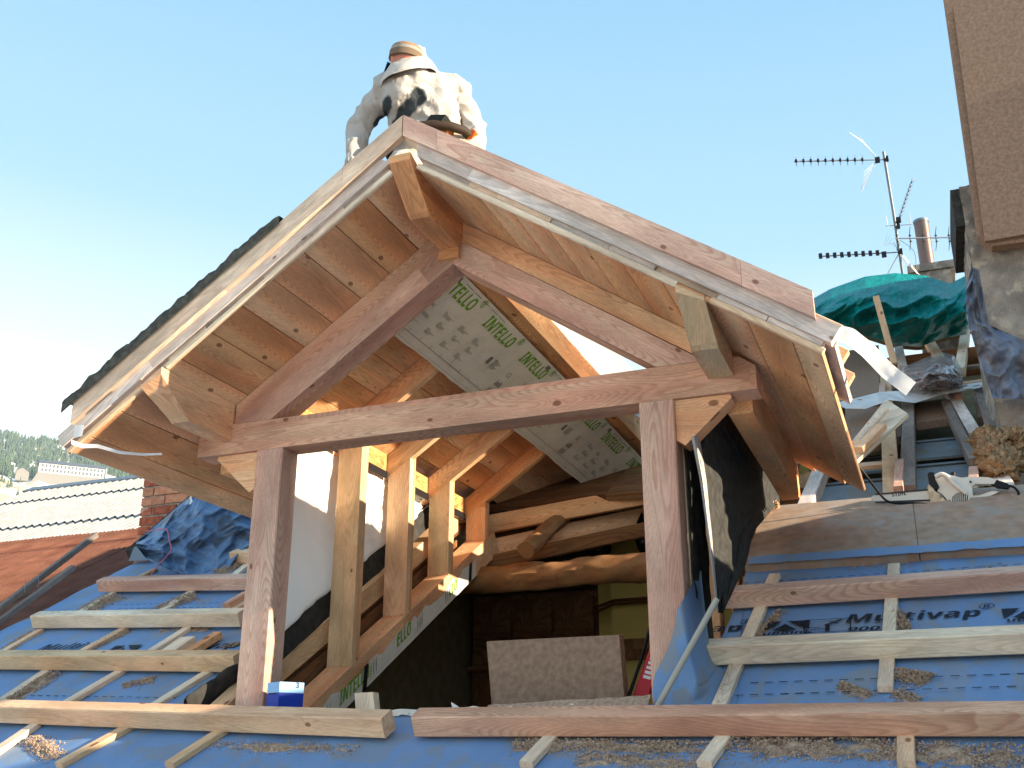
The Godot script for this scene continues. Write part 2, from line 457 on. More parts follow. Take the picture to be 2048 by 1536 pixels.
var house: Node3D
func build_house():
	house = thing("house", "house with the opened roof slope under repair around the new dormer", "house", Vector3(0.8, -8.0, 0))
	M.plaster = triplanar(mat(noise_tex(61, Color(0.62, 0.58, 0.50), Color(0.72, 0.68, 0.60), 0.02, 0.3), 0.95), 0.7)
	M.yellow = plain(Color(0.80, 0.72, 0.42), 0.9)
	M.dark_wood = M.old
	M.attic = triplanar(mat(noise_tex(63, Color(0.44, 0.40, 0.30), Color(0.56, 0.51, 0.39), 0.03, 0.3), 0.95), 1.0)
	# roof boarding in panels around the opening
	slab(house, "roof_deck", -2.62, -0.04, -7.0, 3.6, -0.06, -0.006, M.old)
	slab(house, "roof_deck", -0.04, 2.13, 0.03, 3.6, -0.06, -0.006, M.old)
	slab(house, "roof_deck", 2.13, 4.6, -1.45, 3.6, -0.06, -0.006, M.old)
	slab(house, "roof_deck", -0.04, 2.25, -7.0, -2.95, -0.06, -0.006, M.old)
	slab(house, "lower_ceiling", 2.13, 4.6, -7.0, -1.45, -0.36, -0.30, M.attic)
	# back slope of the roof
	var rz := -7.0; var ry := -1.25 - 0.56 * rz
	prism(house, "rear_roof", [Vector3(-2.62, ry, rz), Vector3(4.6, ry, rz), Vector3(4.6, ry - 3.1, rz - 5.2), Vector3(-2.62, ry - 3.1, rz - 5.2)], Vector3(0, -0.12, 0), Vector3.RIGHT, M.old)
	# outer walls
	wallbox(house, "wall", Vector3(-2.5, -8, 3.1), Vector3(4.5, -3.05, 3.4), M.plaster)
	wallbox(house, "wall", Vector3(-2.5, -8, -10.3), Vector3(4.5, -1.5, -10.0), M.plaster)
	var gp := [Vector3(-2.5, -8, 3.1), Vector3(-2.5, -3.06, 3.1), Vector3(-2.5, ry - 0.15, rz), Vector3(-2.5, -1.6, -10.0), Vector3(-2.5, -8, -10.0)]
	prism(house, "gable_wall", gp, Vector3(0.3, 0, 0), Vector3.UP, M.plaster)
	var gp2 := []
	for p in gp: gp2.append(p + Vector3(6.7, 0, 0))
	prism(house, "gable_wall", gp2, Vector3(0.3, 0, 0), Vector3.UP, M.plaster)
	# room under the dormer
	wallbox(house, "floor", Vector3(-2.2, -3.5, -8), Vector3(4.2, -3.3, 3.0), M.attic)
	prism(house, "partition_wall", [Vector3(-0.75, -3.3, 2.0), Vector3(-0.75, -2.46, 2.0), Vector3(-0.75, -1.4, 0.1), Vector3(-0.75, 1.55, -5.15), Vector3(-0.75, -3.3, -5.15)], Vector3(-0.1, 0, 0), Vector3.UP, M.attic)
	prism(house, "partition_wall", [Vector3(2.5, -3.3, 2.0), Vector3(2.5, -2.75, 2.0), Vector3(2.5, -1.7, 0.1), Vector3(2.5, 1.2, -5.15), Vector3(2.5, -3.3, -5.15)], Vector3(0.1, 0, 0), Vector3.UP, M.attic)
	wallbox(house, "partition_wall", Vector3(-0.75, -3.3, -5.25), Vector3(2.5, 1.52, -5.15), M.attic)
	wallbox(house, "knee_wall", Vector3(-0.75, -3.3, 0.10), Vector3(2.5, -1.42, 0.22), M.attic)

# ---------------------------------------------------------------- the dormer
var dormer: Node3D
func gz(x: float, y: float, z: float) -> Vector3: return Vector3(x, y, z)
func mx(x: float, s: int) -> float: return AX + (x - AX) * s      # s = 1 right, -1 left
func build_dormer():
	dormer = thing("dormer", "new timber dormer frame with a boarded gable roof, still open at the front", "dormer", Vector3(AX, -1.25, 0))
	var D := dormer
	tim(D, "post", Vector3(0.075, -1.5, -0.07), Vector3(0.075, -0.001, -0.07), 0.15, 0.14, M.pink0, Vector3.FORWARD, 0.005)
	tim(D, "post", Vector3(2.012, -1.5, -0.07), Vector3(2.012, -0.001, -0.07), 0.15, 0.14, M.pink1, Vector3.FORWARD, 0.005)
	prism(D, "tie_beam", [gz(-0.354, 0, 0), gz(2.441, 0, 0), gz(2.441, 0.105, 0), gz(2.375, 0.1525, 0), gz(-0.288, 0.1525, 0), gz(-0.354, 0.105, 0)], Vector3(0, 0, -0.14), Vector3.RIGHT, M.pink2)
	for s: int in [-1, 1]:
		# gussets under the tie beam ends
		prism(D, "corner_brace", [gz(mx(2.088, s), -0.002, -0.02), gz(mx(2.325, s), -0.002, -0.02), gz(mx(2.33, s), -0.02, -0.02), gz(mx(2.125, s), -0.205, -0.02), gz(mx(2.088, s), -0.18, -0.02)], Vector3(0, 0, -0.1), Vector3.RIGHT, M.pine2)
		# principal rafters and the upper rafters on them
		prism(D, "principal_rafter", [gz(mx(AX + 0.001, s), 0.83, 0), gz(mx(AX + 0.001, s), 0.973, 0), gz(mx(2.23, s), 0.154, 0), gz(mx(2.0225, s), 0.154, 0)], Vector3(0, 0, -0.14), Vector3(s * CS, -SN, 0), M.pink0 if s > 0 else M.pink1)
		prism(D, "verge_rafter", [gz(mx(1.086, s), 0.948, -0.012), gz(mx(1.086, s), 1.058, -0.012), gz(mx(2.24, s), 0.2586, -0.012), gz(mx(2.24, s), 0.156, -0.012)], Vector3(0, 0, -0.11), Vector3(s * CS, -SN, 0), M.pine0 if s > 0 else M.pink2)
	prism(D, "king_block", [gz(0.977, 0.848, 0.03), gz(1.083, 0.848, 0.03), gz(1.083, 0.903, 0.03), gz(0.977, 0.903, 0.03)], Vector3(0, 0, -0.12), Vector3.RIGHT, M.pine1)
	# ridge purlin and side purlins, their ends cut on the skew
	var rpro := [Vector2(0.569, 1.113), Vector2(0.569, 1.075), Vector2(0.37, 0.918), Vector2(0.345, 0.905), Vector2(-4.1, 0.905), Vector2(-4.1, 1.075), Vector2(0.45, 1.075)]
	var A := []; var B := []
	for p in rpro:
		A.append(gz(0.98, p.y, p.x)); B.append(gz(1.085, p.y, p.x))
	loft(D, "ridge_purlin", A, B, Vector3.BACK, M.pine1)
	for s: int in [-1, 1]:
		A = []; B = []
		for side in 2:
			var x: float = 2.242 if side == 0 else 2.349
			var yt := ys(x) - 0.003
			for p in [Vector2(0.566, yt), Vector2(0.566, yt - 0.034 if side == 0 else yt + 0.0 - 0.012), Vector2(0.355, 0.082), Vector2(0.33, 0.068), Vector2(-0.002, 0.068), Vector2(-0.002, yt)]:
				(A if side == 0 else B).append(gz(mx(x, s), p.y, p.x))
		loft(D, "side_purlin", A, B, Vector3.BACK, M.pale1 if s > 0 else M.pine2)
		tim(D, "eaves_plate", Vector3(mx(2.345, s), 0.04, -0.142), Vector3(mx(2.345, s), 0.04, -1.75), 0.105, 0.19, M.pine1)
	# soffit boards run from the gable overhang back along the roof
	for s: int in [-1, 1]:
		for k in 11:
			var s0 := 0.052 + 0.19 * k - (0.0 if k > 0 else 0.0)
			var s1 := minf(0.052 + 0.19 * (k + 1), 2.072) - 0.0035
			if k == 0: s0 = 0.056
			var zb := -0.16
			if k >= 6: zb = -1.5 - 0.04 * (11 - k) * 2.0
			elif s < 0: zb = -4.0
			if s < 0 and k >= 6: zb = -1.62
			var sm := (s0 + s1) / 2
			var cx := mx(AX + sm * CS, s); var cy := 1.09 - sm * SN
			var up := Vector3(s * SN, CS, 0)
			tim(D, "soffit_board", Vector3(cx, cy, 0.518) + up * 0.0105, Vector3(cx, cy, zb) + up * 0.0105, s1 - s0, 0.02, M["pine%d" % [0, 1, 0, 2, 0, 1, 1, 0, 2, 1, 0][k]], up, 0.0025)
	# edge moulding, board ends, two layers of bargeboard
	for s: int in [-1, 1]:
		var dir := Vector3(s * CS, -SN, 0); var up := Vector3(s * SN, CS, 0)
		var at := func(sl: float, off: float, z: float) -> Vector3: return Vector3(AX, 1.09, z) + dir * sl + up * off
		tim(D, "edge_moulding", at.call(0.075, 0.008, 0.531), at.call(1.452, 0.008, 0.531), 0.024, 0.026, M.pale0, up, 0.005)
		tim(D, "edge_moulding", at.call(1.605, 0.008, 0.531), at.call(2.075, 0.008, 0.531), 0.024, 0.026, M.pale2, up, 0.005)
		var q := 0.08
		while q < 2.03:
			var l := rng.randf_range(0.16, 0.30)
			var zf := 0.528 + rng.randf_range(-0.012, 0.006)
			tim(D, "board_end", at.call(q, 0.034, zf - 0.04), at.call(minf(q + l, 2.06) - 0.004, 0.034, zf - 0.04), 0.08, 0.022, wood("grey"), up, 0.002)
			q += l
		prism(D, "lower_bargeboard", [at.call(0.05, 0.044, 0.548), at.call(0.0 if s > 0 else 0.09, 0.112, 0.548), at.call(2.085, 0.112, 0.548), at.call(2.085, 0.044, 0.548)], Vector3(0, 0, -0.045), dir, M.grey0)
		# upper bargeboards, plumb cut at both ends
		var yc := func(x: float, off: float) -> Vector3: return Vector3(x, ys(x, off), 0.574)
		var cuts := [AX + 0.002, AX + 0.175, AX + 1.45, 2.742] if s > 0 else [AX - 0.004, AX - 0.30, -0.645]
		for i in cuts.size() - 1:
			var xa: float = cuts[i]; var xb: float = cuts[i + 1]
			var g: float = 0.0012 * s
			prism(D, "upper_bargeboard", [yc.call(xa, 0.118), yc.call(xa, 0.226), yc.call(xb - g, 0.226), yc.call(xb - g, 0.118)], Vector3(0, 0, -0.034), dir, (M.barge1 if i % 2 else M.barge0) if s > 0 else M.grey2)
		# roof boarding over the overhang, and counter battens on it
		var back := -0.16 if s > 0 else -4.0
		for k in 7:
			var sa := 0.03 + k * 0.295
			tim(D, "roof_board", at.call(sa + 0.146, 0.06, 0.50), at.call(sa + 0.146, 0.06, back), 0.291, 0.024, wood("grey"), up, 0.003)
		for k in (3 if s > 0 else 8):
			var zz: float = [0.42, 0.16, -0.11, -0.75, -1.35, -1.95, -2.55, -3.15][k]
			tim(D, "counter_batten", at.call(0.05, 0.115, zz), at.call(2.06, 0.115, zz), 0.05, 0.08, wood("pale"), up, 0.003)
	# rafters and wall studs of the left cheek
	for k in 4:
		var zf: float = [-0.78, -1.374, -1.955, -2.56][k]
		var A2 := [gz(0.978, 0, zf), gz(0.978, 0, zf), gz(-0.14, 0, zf), gz(-0.14, 0, zf)]
		A2[0].y = ys(0.978, -0.15); A2[1].y = ys(0.978, -0.004); A2[2].y = ys(-0.14, -0.004); A2[3].y = ys(-0.14, -0.15)
		prism(D, "rafter", A2, Vector3(0, 0, -0.045), Vector3(-CS, -SN, 0), [M.pine2, M.pale1, M.pine0, M.pine1][k])
		var yb := -0.968 - 0.572 * (zf + 0.783)
		prism(D, "stud", [gz(0.002, yb, zf + 0.003), gz(0.148, yb, zf + 0.003), gz(0.148, ys(0.148, -0.152) , zf + 0.003), gz(0.002, ys(0.002, -0.152), zf + 0.003)], Vector3(0, 0, -0.045), Vector3.UP, [M.pale1, M.pale2, M.pale1, M.pine2][k])
		tim(D, "stud_cleat", Vector3(0.128, yb + 0.05, zf - 0.062), Vector3(0.128, ys(0.128, -0.155) + 0.10, zf - 0.062), 0.035, 0.04, wood("pine"), Vector3.FORWARD)
		# board closing the rafter bay, with its black tape
		var za := zf + 0.003 if k > 0 else -0.15
		var z0 := -0.145 if k == 0 else float([-0.78, -1.374, -1.955, -2.56][k - 1]) - 0.05
		prism(D, "infill_board", [gz(-0.012, 0.235, z0), gz(-0.012, 0.235, zf + 0.01), gz(-0.012, ys(-0.012) - 0.004, zf + 0.01), gz(-0.012, ys(-0.012) - 0.004, z0)], Vector3(-0.015, 0, 0), Vector3.BACK, M.osb)
		tim(D, "tape", Vector3(-0.004, 0.222, z0), Vector3(-0.004, 0.222, zf + 0.01), 0.006, 0.045, M.tape_black, Vector3.UP, 0.001)
	# sloping sole plate with strips of printed paper on its side
	var so := func(z: float, dy: float) -> float: return -0.968 - 0.572 * (z + 0.783) + dy
	prism(D, "sole_plate", [gz(0.151, so.call(-0.02, -0.19), -0.02), gz(0.151, so.call(-0.02, 0), -0.02), gz(0.151, so.call(-2.72, 0), -2.72), gz(0.151, so.call(-2.80, -0.19), -2.80)], Vector3(-0.15, 0, 0), Vector3(0, 0.4965, -0.868), M.pine2)
	var nf := FastNoiseLite.new(); nf.seed = 3; nf.frequency = 1.0
	var paper := func(a: float, b: float) -> Vector3:      # a metres up the slope, b metres above the lower edge
		var z := -0.35 - a * 0.868
		return Vector3(0.1545 + 0.004 * absf(nf.get_noise_2d(a * 9, b * 12)), so.call(z, -0.187) + b, z)
	var wrap := surf(D, "wrapping_paper", 80, 8, func(u: float, v: float) -> Vector3:
		var a := u * 2.35
		var top := 0.115 + 0.05 * nf.get_noise_1d(a * 2.2) + 0.02 * nf.get_noise_1d(a * 9)
		return paper.call(a, v * top), M.intello, 6, 0.5)
	var g1 := MB.new(); var g2 := MB.new()
	var pp := func(a: float, b: float) -> Vector3: return (paper.call(a, b) as Vector3) + Vector3(0.004, 0, 0)
	letters_mb(g1, "INTELLO", 0.075, Vector2(0.36, 0.02), Vector2.RIGHT, pp, Vector3.RIGHT, true, 0.8)
	letters_mb(g1, "ELLO", 0.075, Vector2(1.05, 0.03), Vector2.RIGHT, pp, Vector3.RIGHT, true, 0.8)
	letters_mb(g1, "LLO", 0.07, Vector2(1.85, 0.02), Vector2.RIGHT, pp, Vector3.RIGHT, true, 0.8)
	for k in 46:
		rect_mb(g2, Vector2(0.72 + 0.008 * (k % 12) + [0.0, 0.62, 1.05, -0.55][k % 4], 0.02 + 0.006 * (k / 5)), 0.004, 0.05, pp, Vector3.RIGHT, 0.12)
	commit(g1, "printed_lettering", wrap, M.ink_green); commit(g2, "small_print", wrap, M.ink_dark)
	for a in [0.62, 2.2]:
		patch(wrap, "tape", pp.call(a, -0.002), pp.call(a + 0.05, -0.002), pp.call(a + 0.06, 0.13), pp.call(a + 0.01, 0.13), 2, 4, func(u, v): return 0.001, M.tape_black)
	# white membrane outside the studs, hanging down to the old roof
	var wm := FastNoiseLite.new(); wm.seed = 8; wm.frequency = 1.0; wm.fractal_octaves = 2
	surf(D, "white_membrane", 70, 30, func(u: float, v: float) -> Vector3:
		var z := lerpf(-0.10, -2.75, u)
		var yb := -1.07 - 0.62 * z
		var bulge := 0.05 * sin(PI * v) * (0.4 + wm.get_noise_2d(u * 3, 4)) + 0.03 * wm.get_noise_2d(u * 9, v * 1.5) * v + 0.008 * wm.get_noise_2d(u * 22, v * 9)
		return Vector3(-0.03 - clampf(bulge, -0.02, 0.09), lerpf(0.215, minf(yb, 0.2), v), z), M.white_memb)
	surf(D, "felt_skirt", 30, 4, func(u: float, v: float) -> Vector3:
		var z := lerpf(-0.10, -2.3, u)
		return Vector3(-0.05 + 0.03 * v + 0.01 * wm.get_noise_2d(u * 12, v), -1.05 - 0.62 * z - 0.16 * v, z), M.dark_felt)
	# cut rafters of the old roof beside the plate
	prism(D, "old_rafter", [gz(-0.035, -1.20, 0.0), gz(-0.035, -1.06, -0.22), gz(-0.035, 0.24, -2.5), gz(-0.035, 0.11, -2.5), gz(-0.035, -1.31, -0.0)], Vector3(-0.10, 0, 0), Vector3(0, 0.49, -0.87), M.pale1)
	prism(D, "old_rafter", [gz(-0.04, -1.33, -0.02), gz(-0.04, 0.05, -2.5), gz(-0.04, -0.06, -2.5), gz(-0.04, -1.45, -0.02)], Vector3(-0.07, 0, 0), Vector3(0, 0.49, -0.87), M.old)
	# printed sheet stretched under the left rafters beside the ridge
	var lu := Vector3(CS, SN, 0)
	var sn := Vector3(SN, -CS, 0)
	var wr := FastNoiseLite.new(); wr.seed = 12; wr.frequency = 1.0; wr.fractal_octaves = 3
	var sh := func(a: float, b: float) -> Vector3:        # a metres back, b metres up the slope
		var base := Vector3(0.60, ys(0.60, -0.158), -0.17 - a)
		var w := 0.006 * wr.get_noise_2d(a * 3, b * 4) + 0.0012 * wr.get_noise_2d(a * 14 + b * 10, b * 12)
		var curl := 0.0
		if a > 2.6: curl = 0.10 * pow(a - 2.6, 2.0)
		return base + lu * b + sn * (0.004 + w + curl)
	var sheet := surf(D, "printed_sheet", 110, 16, func(u: float, v: float) -> Vector3:
		var a := u * 3.85
		return sh.call(a, lerpf(0.0 + 0.012 * wr.get_noise_1d(a * 2.0), 0.475, v)), M.intello, 8, 1)
	var su := func(a: float, b: float) -> Vector3: return (sh.call(a, b) as Vector3) + sn * 0.0025
	g1 = MB.new(); g2 = MB.new()
	for k in 7:
		letters_mb(g1, "INTELLO", 0.082, Vector2(-0.02 + 0.56 * k, 0.325), Vector2.RIGHT, su, sn, true, 0.82)
		letters_mb(g1, "\u00ae", 0.05, Vector2(0.375 + 0.56 * k, 0.40), Vector2.RIGHT, su, sn, false)
	commit(g1, "printed_lettering", sheet, M.ink_green)
	for rep in 3:
		var a0 := 0.03 + 1.35 * rep
		for c in 4:
			for r in 3:
				for l in 5:
					rect_mb(g2, Vector2(a0 + 0.19 * c + 0.03 * (r % 2), 0.275 - 0.065 * r - 0.0075 * l), rng.randf_range(0.05, 0.12) * (0.4 if l < 2 else 1.0), 0.0022, su, sn)
		rect_mb(g2, Vector2(a0 + 0.84, 0.21), 0.035, 0.05, su, sn)
		for l in 6: rect_mb(g2, Vector2(a0 + 0.90, 0.26 - 0.011 * l), rng.randf_range(0.05, 0.1), 0.004, su, sn)
		letters_mb(g2, "CE", 0.035, Vector2(a0 + 1.12, 0.215), Vector2.RIGHT, su, sn, false)
		letters_mb(g2, "iab", 0.04, Vector2(a0 + 1.10, 0.13), Vector2.RIGHT, su, sn, true)
		for l in 4: rect_mb(g2, Vector2(a0 + 1.10, 0.11 - 0.011 * l), 0.08, 0.004, su, sn)
		for l in 5: rect_mb(g2, Vector2(a0 + 0.12 + 0.11 * l, 0.452), 0.09, 0.003, su, sn)
		rect_mb(g2, Vector2(a0 + 0.02, 0.43), 0.05, 0.03, su, sn)
	# ruler along the lower edge
	for k in 60:
		rect_mb(g2, Vector2(0.064 * k, 0.062), 0.064, 0.0028, su, sn)
		if k % 2 == 0: rect_mb(g2, Vector2(0.064 * k, 0.064), 0.003, 0.055 if k % 20 == 10 else (0.034 if k % 10 == 0 else 0.022), su, sn)
		rect_mb(g2, Vector2(0.064 * k, 0.017), 0.018, 0.0022, su, sn); rect_mb(g2, Vector2(0.064 * k + 0.032, 0.017), 0.018, 0.0022, su, sn)
	commit(g2, "small_print", sheet, M.ink_dark)
	# roofing felt over the left verge
	var ff := FastNoiseLite.new(); ff.seed = 21; ff.frequency = 1.0; ff.fractal_octaves = 2
	surf(D, "roofing_felt", 90, 14, func(u: float, v: float) -> Vector3:
		var x := lerpf(0.43, -0.70, u)
		var wv := 0.022 * ff.get_noise_1d(u * 9) + 0.01 * ff.get_noise_1d(u * 30 + 4)
		var lift := (0.055 + wv) * minf(1.0, u * 14 + 0.55)
		var p: Vector2      # z, height above the deck line
		if v < 0.5: p = Vector2(lerpf(-3.8, 0.50, v / 0.5), lerpf(0.165, 0.222 + lift, smoothstep(0.1, 0.5, v)))
		elif v < 0.72: p = Vector2(lerpf(0.50, 0.588, (v - 0.5) / 0.22), 0.222 + lift * (1.0 - 0.12 * (v - 0.5) / 0.22))
		else: p = Vector2(0.588 - 0.004 * v, 0.222 + lift * 0.88 - (lift * 0.88 + 0.012) * (v - 0.72) / 0.28)
		return Vector3(x, ys(x, p.y), p.x), M.felt)
# ---------------------------------------------------------------- covering of the main roof
func batten_px(nm: String, a: Vector2, e: Vector2, w: float, h: float, h0: float, m: Material, par: Node = null) -> MeshInstance3D:
	var P := pr(a.x, a.y, h0); var Q := pr(e.x, e.y, h0)
	var off := US * (w / 2) + RN * (h / 2)
	return tim(house if par == null else par, nm, P + off, Q + off, w, h, m, RN, 0.005)
func build_roof_covering():
	var wv := FastNoiseLite.new(); wv.seed = 33; wv.frequency = 1.0; wv.fractal_octaves = 3
	var lay := func(nm: String, x0: float, x1: float, z0: float, z1: float, nu: int, nv: int, amp: float) -> MeshInstance3D:
		return surf(house, nm, nu, nv, func(u: float, v: float) -> Vector3:
			var x := lerpf(x0, x1, u); var z := lerpf(z0, z1, v)
			return rp(x, z, 0.004 + amp * (0.5 + wv.get_noise_2d(x * 2.2, z * 2.2))), M.blue)
	lay.call("underlay_membrane", -2.62, -0.045, -3.2, 0.06, 60, 60, 0.012)
	lay.call("underlay_membrane", -2.62, 4.6, 0.0, 3.55, 120, 60, 0.010)
	lay.call("underlay_membrane", 2.14, 4.6, -1.44, 0.06, 50, 40, 0.010)
	# battens across, counter battens up the slope
	var bi := 0
	for r in [[Vector2(1427.8, 1221), Vector2(2300, 1167)], [Vector2(1378.5, 1334), Vector2(2300, 1300.6)], [Vector2(830, 1475), Vector2(2300, 1474.7)], [Vector2(-700, 1332), Vector2(474, 1345.5)], [Vector2(66.7, 1257.5), Vector2(482, 1254.7)], [Vector2(198.7, 1185), Vector2(500, 1181)], [Vector2(464, 1128), Vector2(560, 1126)], [Vector2(-600, 1423), Vector2(772, 1478)]]:
		batten_px("batten", r[0], r[1], 0.085, 0.085, 0.03, M[["pink0", "pale0", "pink2", "pale1", "pale0", "pink1", "pale2", "pale2"][bi]])
		bi += 1
	for r in [[Vector2(1424, 1424), Vector2(1540, 1157)], [Vector2(1757, 1385), Vector2(1778, 1137)], [Vector2(1040, 1536), Vector2(1092, 1480)], [Vector2(1395, 1536), Vector2(1436, 1480)], [Vector2(1797, 1536), Vector2(1797, 1478)], [Vector2(110, 1536), Vector2(258, 1455)], [Vector2(330, 1536), Vector2(440, 1465)], [Vector2(-60, 1540), Vector2(65, 1455)]]:
		var P := pr(r[0].x, r[0].y, 0.012); var Q := pr(r[1].x, r[1].y, 0.012)
		tim(house, "counter_batten", P + Vector3(0.025, 0, 0) + RN * 0.012, Q + Vector3(0.025, 0, 0) + RN * 0.012, 0.055, 0.026, wood("pale"), RN, 0.003)
# ---------------------------------------------------------------- left: chimney, tarpaulin, neighbouring roofs, hill
func fold(n: FastNoiseLite, u: float, v: float) -> float:      # creased cloth
	var a := 1.0 - absf(n.get_noise_2d(u * 2.2, v * 2.2)) * 2.0
	var b := 1.0 - absf(n.get_noise_2d(u * 5.5 + 30, v * 5.5)) * 2.0
	var c := 1.0 - absf(n.get_noise_2d(u * 13 + 70, v * 13)) * 2.0
	return a * 0.78 + b * 0.19 + c * 0.03
func poly_at(pts: Array, t: float) -> Vector2:
	var L := 0.0
	for i in pts.size() - 1: L += (pts[i + 1] - pts[i]).length()
	var d := t * L
	for i in pts.size() - 1:
		var l: float = (pts[i + 1] - pts[i]).length()
		if d <= l or i == pts.size() - 2: return (pts[i] as Vector2).lerp(pts[i + 1], clampf(d / l, 0, 1))
		d -= l
	return pts[0]

func build_left():
	# brick chimney
	var ch := thing("brick_chimney", "weathered red brick chimney rising behind the blue tarpaulin", "chimney", Vector3(-2.3, -0.05, -2.5))
	M.brick0 = triplanar(mat(noise_tex(71, Color(0.58, 0.30, 0.22), Color(0.72, 0.45, 0.35), 0.04, 0.3, 128, 1.4, Color(0.72, 0.66, 0.60, 0.6), 0.03, 0.62), 0.95), 3.0)
	M.brick1 = triplanar(mat(noise_tex(72, Color(0.50, 0.27, 0.20), Color(0.66, 0.38, 0.28), 0.04, 0.3, 128, 1.4), 0.95), 3.0)
	M.brick2 = triplanar(mat(noise_tex(73, Color(0.66, 0.42, 0.31), Color(0.74, 0.55, 0.44), 0.04, 0.3, 128, 1.4), 0.95), 3.0)
	M.mortar = triplanar(mat(noise_tex(74, Color(0.50, 0.47, 0.43), Color(0.66, 0.63, 0.58), 0.05, 0.3, 128, 1.2), 1.0), 4.0)
	var cx0 := -2.66; var cx1 := -1.90; var cz0 := -2.28; var cz1 := -2.85
	wallbox(ch, "mortar_core", Vector3(cx0 + 0.012, -0.5, cz1 + 0.012), Vector3(cx1 - 0.012, 0.70, cz0 - 0.012), M.mortar)
	for row in 15:
		var y := -0.45 + row * 0.077
		var x := cx0 - (0.116 if row % 2 else 0.0)
		while x < cx1 - 0.02:
			var a := maxf(x, cx0); var e := minf(x + 0.22, cx1)
			if e - a > 0.04:
				var b := MB.new(); var j := rng.randf_range(-0.004, 0.004)
				b.box(Vector3((a + e) / 2, y + 0.032 + rng.randf_range(-0.002, 0.002), cz0 - 0.052 + j), Vector3((e - a) / 2 - 0.001, rng.randf_range(-0.002, 0.002), 0), Vector3(0, 0.0315, 0), Vector3(0, 0, 0.052))
				commit(b, "brick", ch, M["brick%d" % (rng.randi() % 3)])
			x += 0.233
		var zz := cz0 - 0.108 - (0.116 if row % 2 == 0 else 0.0)
		while zz > cz1 + 0.03:
			var e2 := maxf(zz - 0.22, cz1)
			for sx in [cx0 + 0.05, cx1 - 0.05]:
				var b := MB.new()
				b.box(Vector3(sx, y + 0.032, (zz + e2) / 2), Vector3(0.0505, 0, 0), Vector3(0, 0.0315, 0), Vector3(0, 0, (zz - e2) / 2 - 0.001))
				commit(b, "brick", ch, M["brick%d" % (rng.randi() % 3)])
			zz -= 0.233
	wallbox(ch, "cement_cap", Vector3(cx0 - 0.01, 0.70, cz1 - 0.01), Vector3(cx1 + 0.01, 0.80, cz0 + 0.01), M.mortar)
	# black flashing band and zinc apron
	var fl := tim(ch, "flashing", pz(255, 1108, cz0 + 0.03), pz(420, 968, cz0 + 0.03), 0.02, 0.075, M.dark_felt, Vector3.UP)
	M.zinc = plain(Color(0.46, 0.49, 0.51), 0.45, 0.5)
	prism(ch, "zinc_apron", [pz(268, 1094, cz0 + 0.06), pz(300, 1092, cz0 + 0.06), pz(304, 1120, cz0 + 0.10), pz(257, 1122, cz0 + 0.10)], Vector3(0, 0.004, -0.006), Vector3.RIGHT, M.zinc)
	# blue tarpaulin
	M.tarp_blue = plain(Color(0.42, 0.53, 0.66), 0.38)
	M.tarp_blue.albedo_texture = noise_tex(75, Color(0.75, 0.76, 0.78), Color(1, 1, 1), 0.02, 0.2, 128, 1.2, Color(0.62, 0.50, 0.40, 0.5), 0.02, 0.60)
	var fn := FastNoiseLite.new(); fn.seed = 40; fn.frequency = 1.0; fn.fractal_octaves = 2
	var top := [Vector2(272, 1084), Vector2(330, 1035), Vector2(400, 975), Vector2(470, 985), Vector2(560, 1030)]
	var bot := [Vector2(272, 1090), Vector2(292, 1118), Vector2(335, 1138), Vector2(385, 1160), Vector2(430, 1162), Vector2(475, 1120), Vector2(560, 1085)]
	var tp := surf(self, "blue_tarpaulin", 110, 70, func(u: float, v: float) -> Vector3:
		var p := poly_at(top, u).lerp(poly_at(bot, u), v)
		var d := lerpf(7.95, 7.55, v) - 0.06 * sin(PI * v) + 0.15 * maxf(0, u - 0.6)
		return pd(p.x, p.y, d - 0.10 - 0.14 * fold(fn, u * 1.0 + v * 0.35, v * 0.6 - u * 0.3) - 0.035 * absf(sin(v * 8 + u * 4 + 2 * fn.get_noise_2d(u * 1.5, v * 1.5))) * (1 - u)), M.tarp_blue, 1, 1)
	tag(tp, "crumpled blue plastic tarpaulin bunched over the roof beside the brick chimney", "tarpaulin")
	var rope := tube(self, "pink_string", curve([pd(292, 1063, 7.6), pd(333, 1059, 7.5), pd(338, 1080, 7.4), pd(341, 1102, 7.3), pd(312, 1135, 7.3), pd(300, 1155, 7.25)], 24), 0.004, plain(Color(0.75, 0.42, 0.48), 0.7), 5)
	tag(rope, "thin pink string tied across the blue tarpaulin", "string")
	# neighbouring roofs: eaves run along x like those of this house
	M.cement = triplanar(mat(noise_tex(81, Color(0.54, 0.54, 0.53), Color(0.66, 0.66, 0.65), 0.03, 0.3, 128, 1.2), 0.9), 1.2)
	M.rust = triplanar(mat(noise_tex(83, Color(0.36, 0.23, 0.18), Color(0.48, 0.31, 0.24), 0.02, 0.25, 256, 1.6, Color(0.36, 0.20, 0.15, 0.8), 0.012, 0.58), 0.85), 0.5)
	M.galv = plain(Color(0.62, 0.66, 0.70), 0.35, 0.75)
	var E := pd(275, 1070, 16.0)
	var hw := thing("neighbour_house", "pale house with a light corrugated sheet roof left of the brick chimney", "house", Vector3(E.x, -8, E.z - 3))
	var up := Vector3(0, 0.4886, -0.8725)
	for r in 4:
		for c in 9:
			var b := MB.new()
			var x0 := E.x + 3.2 - (c + 1) * 1.06
			corr(b, E + up * (r * 1.12 - 0.0) + Vector3(x0 - E.x, 0, 0), 1.09, up, 1.2, 0.177, 0.034, 0.02 * (r % 2) + 0.0, RN, true)
			commit(b, "corrugated_sheet", hw, M.cement)
	var rl := 3 * 1.12 + 1.2
	tim(hw, "ridge_cap", E + up * (rl - 0.05) + Vector3(-6.5, 0.07, 0), E + up * (rl - 0.05) + Vector3(3.3, 0.07, 0), 0.3, 0.04, M.zinc, RN)
